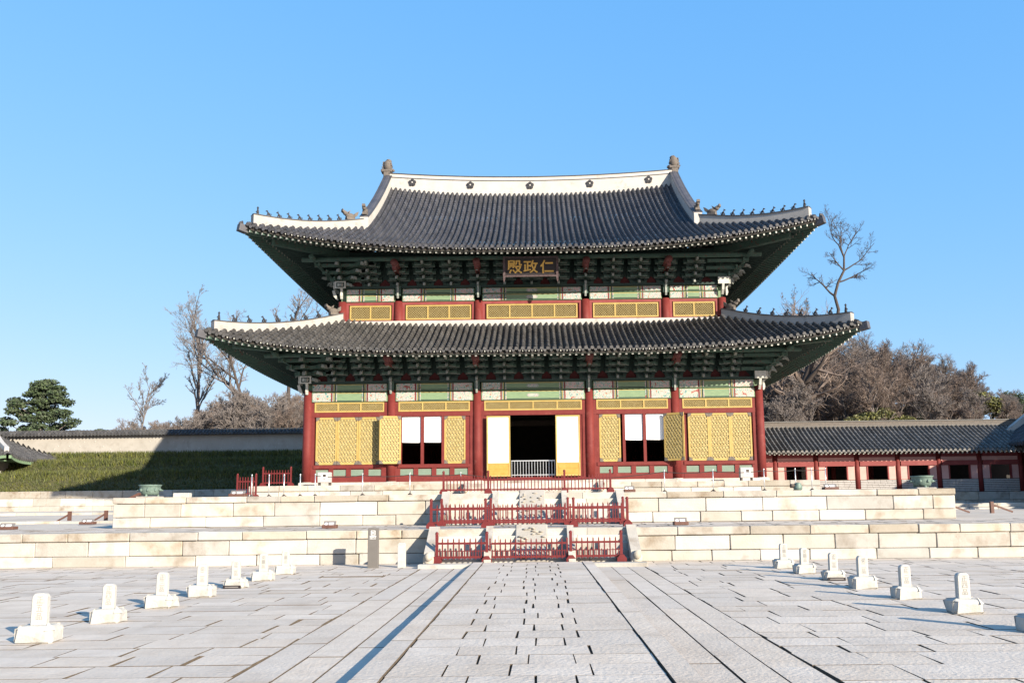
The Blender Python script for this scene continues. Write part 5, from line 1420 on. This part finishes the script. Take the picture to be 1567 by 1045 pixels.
# --- evergreens
def leafy(name, seed, clumps, n, size, leaf, trunk_pts, tr, bark='bark'):
    # trunk with limbs to each clump; the crown is many small leaves scattered through the clumps
    rng = random.Random(seed); root = empty(name); tk, cr = MB(), MB(); tk.smooth = True
    tk.tube(trunk_pts, [tr*(1-.6*k/(len(trunk_pts)-1)) for k in range(len(trunk_pts))], 7)
    T = [Vector(p) for p in trunk_pts]
    for (cx, cy, cz, rx, ry, rz) in clumps:
        c = Vector((cx, cy, cz)); b = min(T, key=lambda p: (p-c).length+max(0, p.z-cz)*2); tk.tube([b, (b+c)/2+Vector((0, 0, -.15)), c], [tr*.35, tr*.22, .02], 5)
        for k in range(n):
            u = Vector((rng.gauss(0, 1), rng.gauss(0, 1), rng.gauss(0, 1))).normalized()*rng.random()**.45
            p = c+Vector((u.x*rx, u.y*ry, u.z*rz)); s = size*rng.uniform(.6, 1.3)
            a = Vector((rng.gauss(0, 1), rng.gauss(0, 1), rng.gauss(0, .7)+.3)).normalized(); e = a.cross(Vector((rng.gauss(0, 1), rng.gauss(0, 1), rng.gauss(0, 1)))).normalized()
            cr.add([p-e*s*.28, p+a*s*.5+e*s*.05, p+e*s*.28, p-a*s*.5], [(0, 1, 2, 3)])
    lpart(root, 'trunk', tk, bark); lpart(root, 'crown', cr, leaf); return root
rng = random.Random(31)
cl = []
for i in range(64):
    z = 1.6+6.6*(i/64); a = i*2.4+rng.uniform(-.4, .4); R0 = 4.0*(1-(abs(z-3.2)/5.6)**1.6)+.3; q = R0*rng.uniform(.25, 1.0)
    cl.append((q*math.cos(a), q*math.sin(a)*.85, z+rng.uniform(-.3, .3), rng.uniform(.65, 1.15), rng.uniform(.65, 1.1), rng.uniform(.32, .55)))
far(leafy('pine_tree', 61, cl, 330, .30, 'needle', [(0,0,-.3), (.1,0,2), (-.1,0,4.2), (.05,0,6), (.1,0,7.4)], .3), -52.8, 45, 56, 'broad dark green pine tree rising above the garden wall at the far left')
def bushkind(name, seed, R0, H, leaf, n=700):
    rng = random.Random(seed); cl = []
    for i in range(13):
        a = rng.uniform(0, 6.283); q = R0*rng.uniform(.1, .85); cl.append((q*math.cos(a), q*math.sin(a), H*rng.uniform(.3, .85), R0*rng.uniform(.32, .5), R0*rng.uniform(.32, .5), H*rng.uniform(.16, .27)))
    return leafy(name, seed, cl, n, .26, leaf, [(0,0,-.2), (0,0,H*.4), (0,0,H*.7)], .1)
bk1 = bushkind('evergreen_shrub', 71, 2.2, 3.0, 'needle'); bk2 = bushkind('evergreen_shrub', 72, 2.4, 3.0, 'shrub'); bk3 = bushkind('evergreen_tree', 73, 2.6, 5.5, 'needle')
EG = 'evergreens behind the garden wall'
spots = [(bk1, -57.5, 40, 1.0), (bk2, -54.5, 38, .95), (bk2, -51, 37, .85), (bk1, -48.5, 39, .95), (bk2, -46.5, 38, .7), (bk1, -44.2, 40, 1.05), (bk2, -41.8, 37, .62), (bk1, -40.4, 41, .8), (bk2, -38.4, 38, .8), (bk1, -36.6, 39, .85)]
u2 = set()
for o, x, y, s in spots:
    t = o if o not in u2 else dup(o); u2.add(o)
    far(t, x, y, y+11, ('dark green' if o is bk1 else 'olive green')+' low evergreen shrub showing over the coping of the garden wall', cat='shrub', group=EG, rz=x, s=s)
for o, x, y, s, l in ((bk2, 30.5, 33, 1.05, 'olive green shrub over the gallery roof among bare trees, nearer the hall'), (bk2, 34.0, 34, .85, 'olive green shrub over the gallery roof among bare trees, farther from the hall'), (bk3, 43.8, 44, .8, 'dark evergreen tree over the right end of the gallery roof'), (bk2, 47.2, 45, 1.15, 'yellowish green rounded evergreen over the right end of the gallery roof'), (bk3, 55.0, 52, .75, 'dark evergreen tree at the right edge behind the gallery wing'), (bk1, 38.5, 40, 1.1, 'dark green shrub in the wood between the olive and the yellowish evergreens')):
    t = o if o not in u2 else dup(o); u2.add(o); setup(t, x, y, l, 'tree' if o is bk3 else 'shrub', 'evergreens behind the gallery', rz=x, sc_=s)
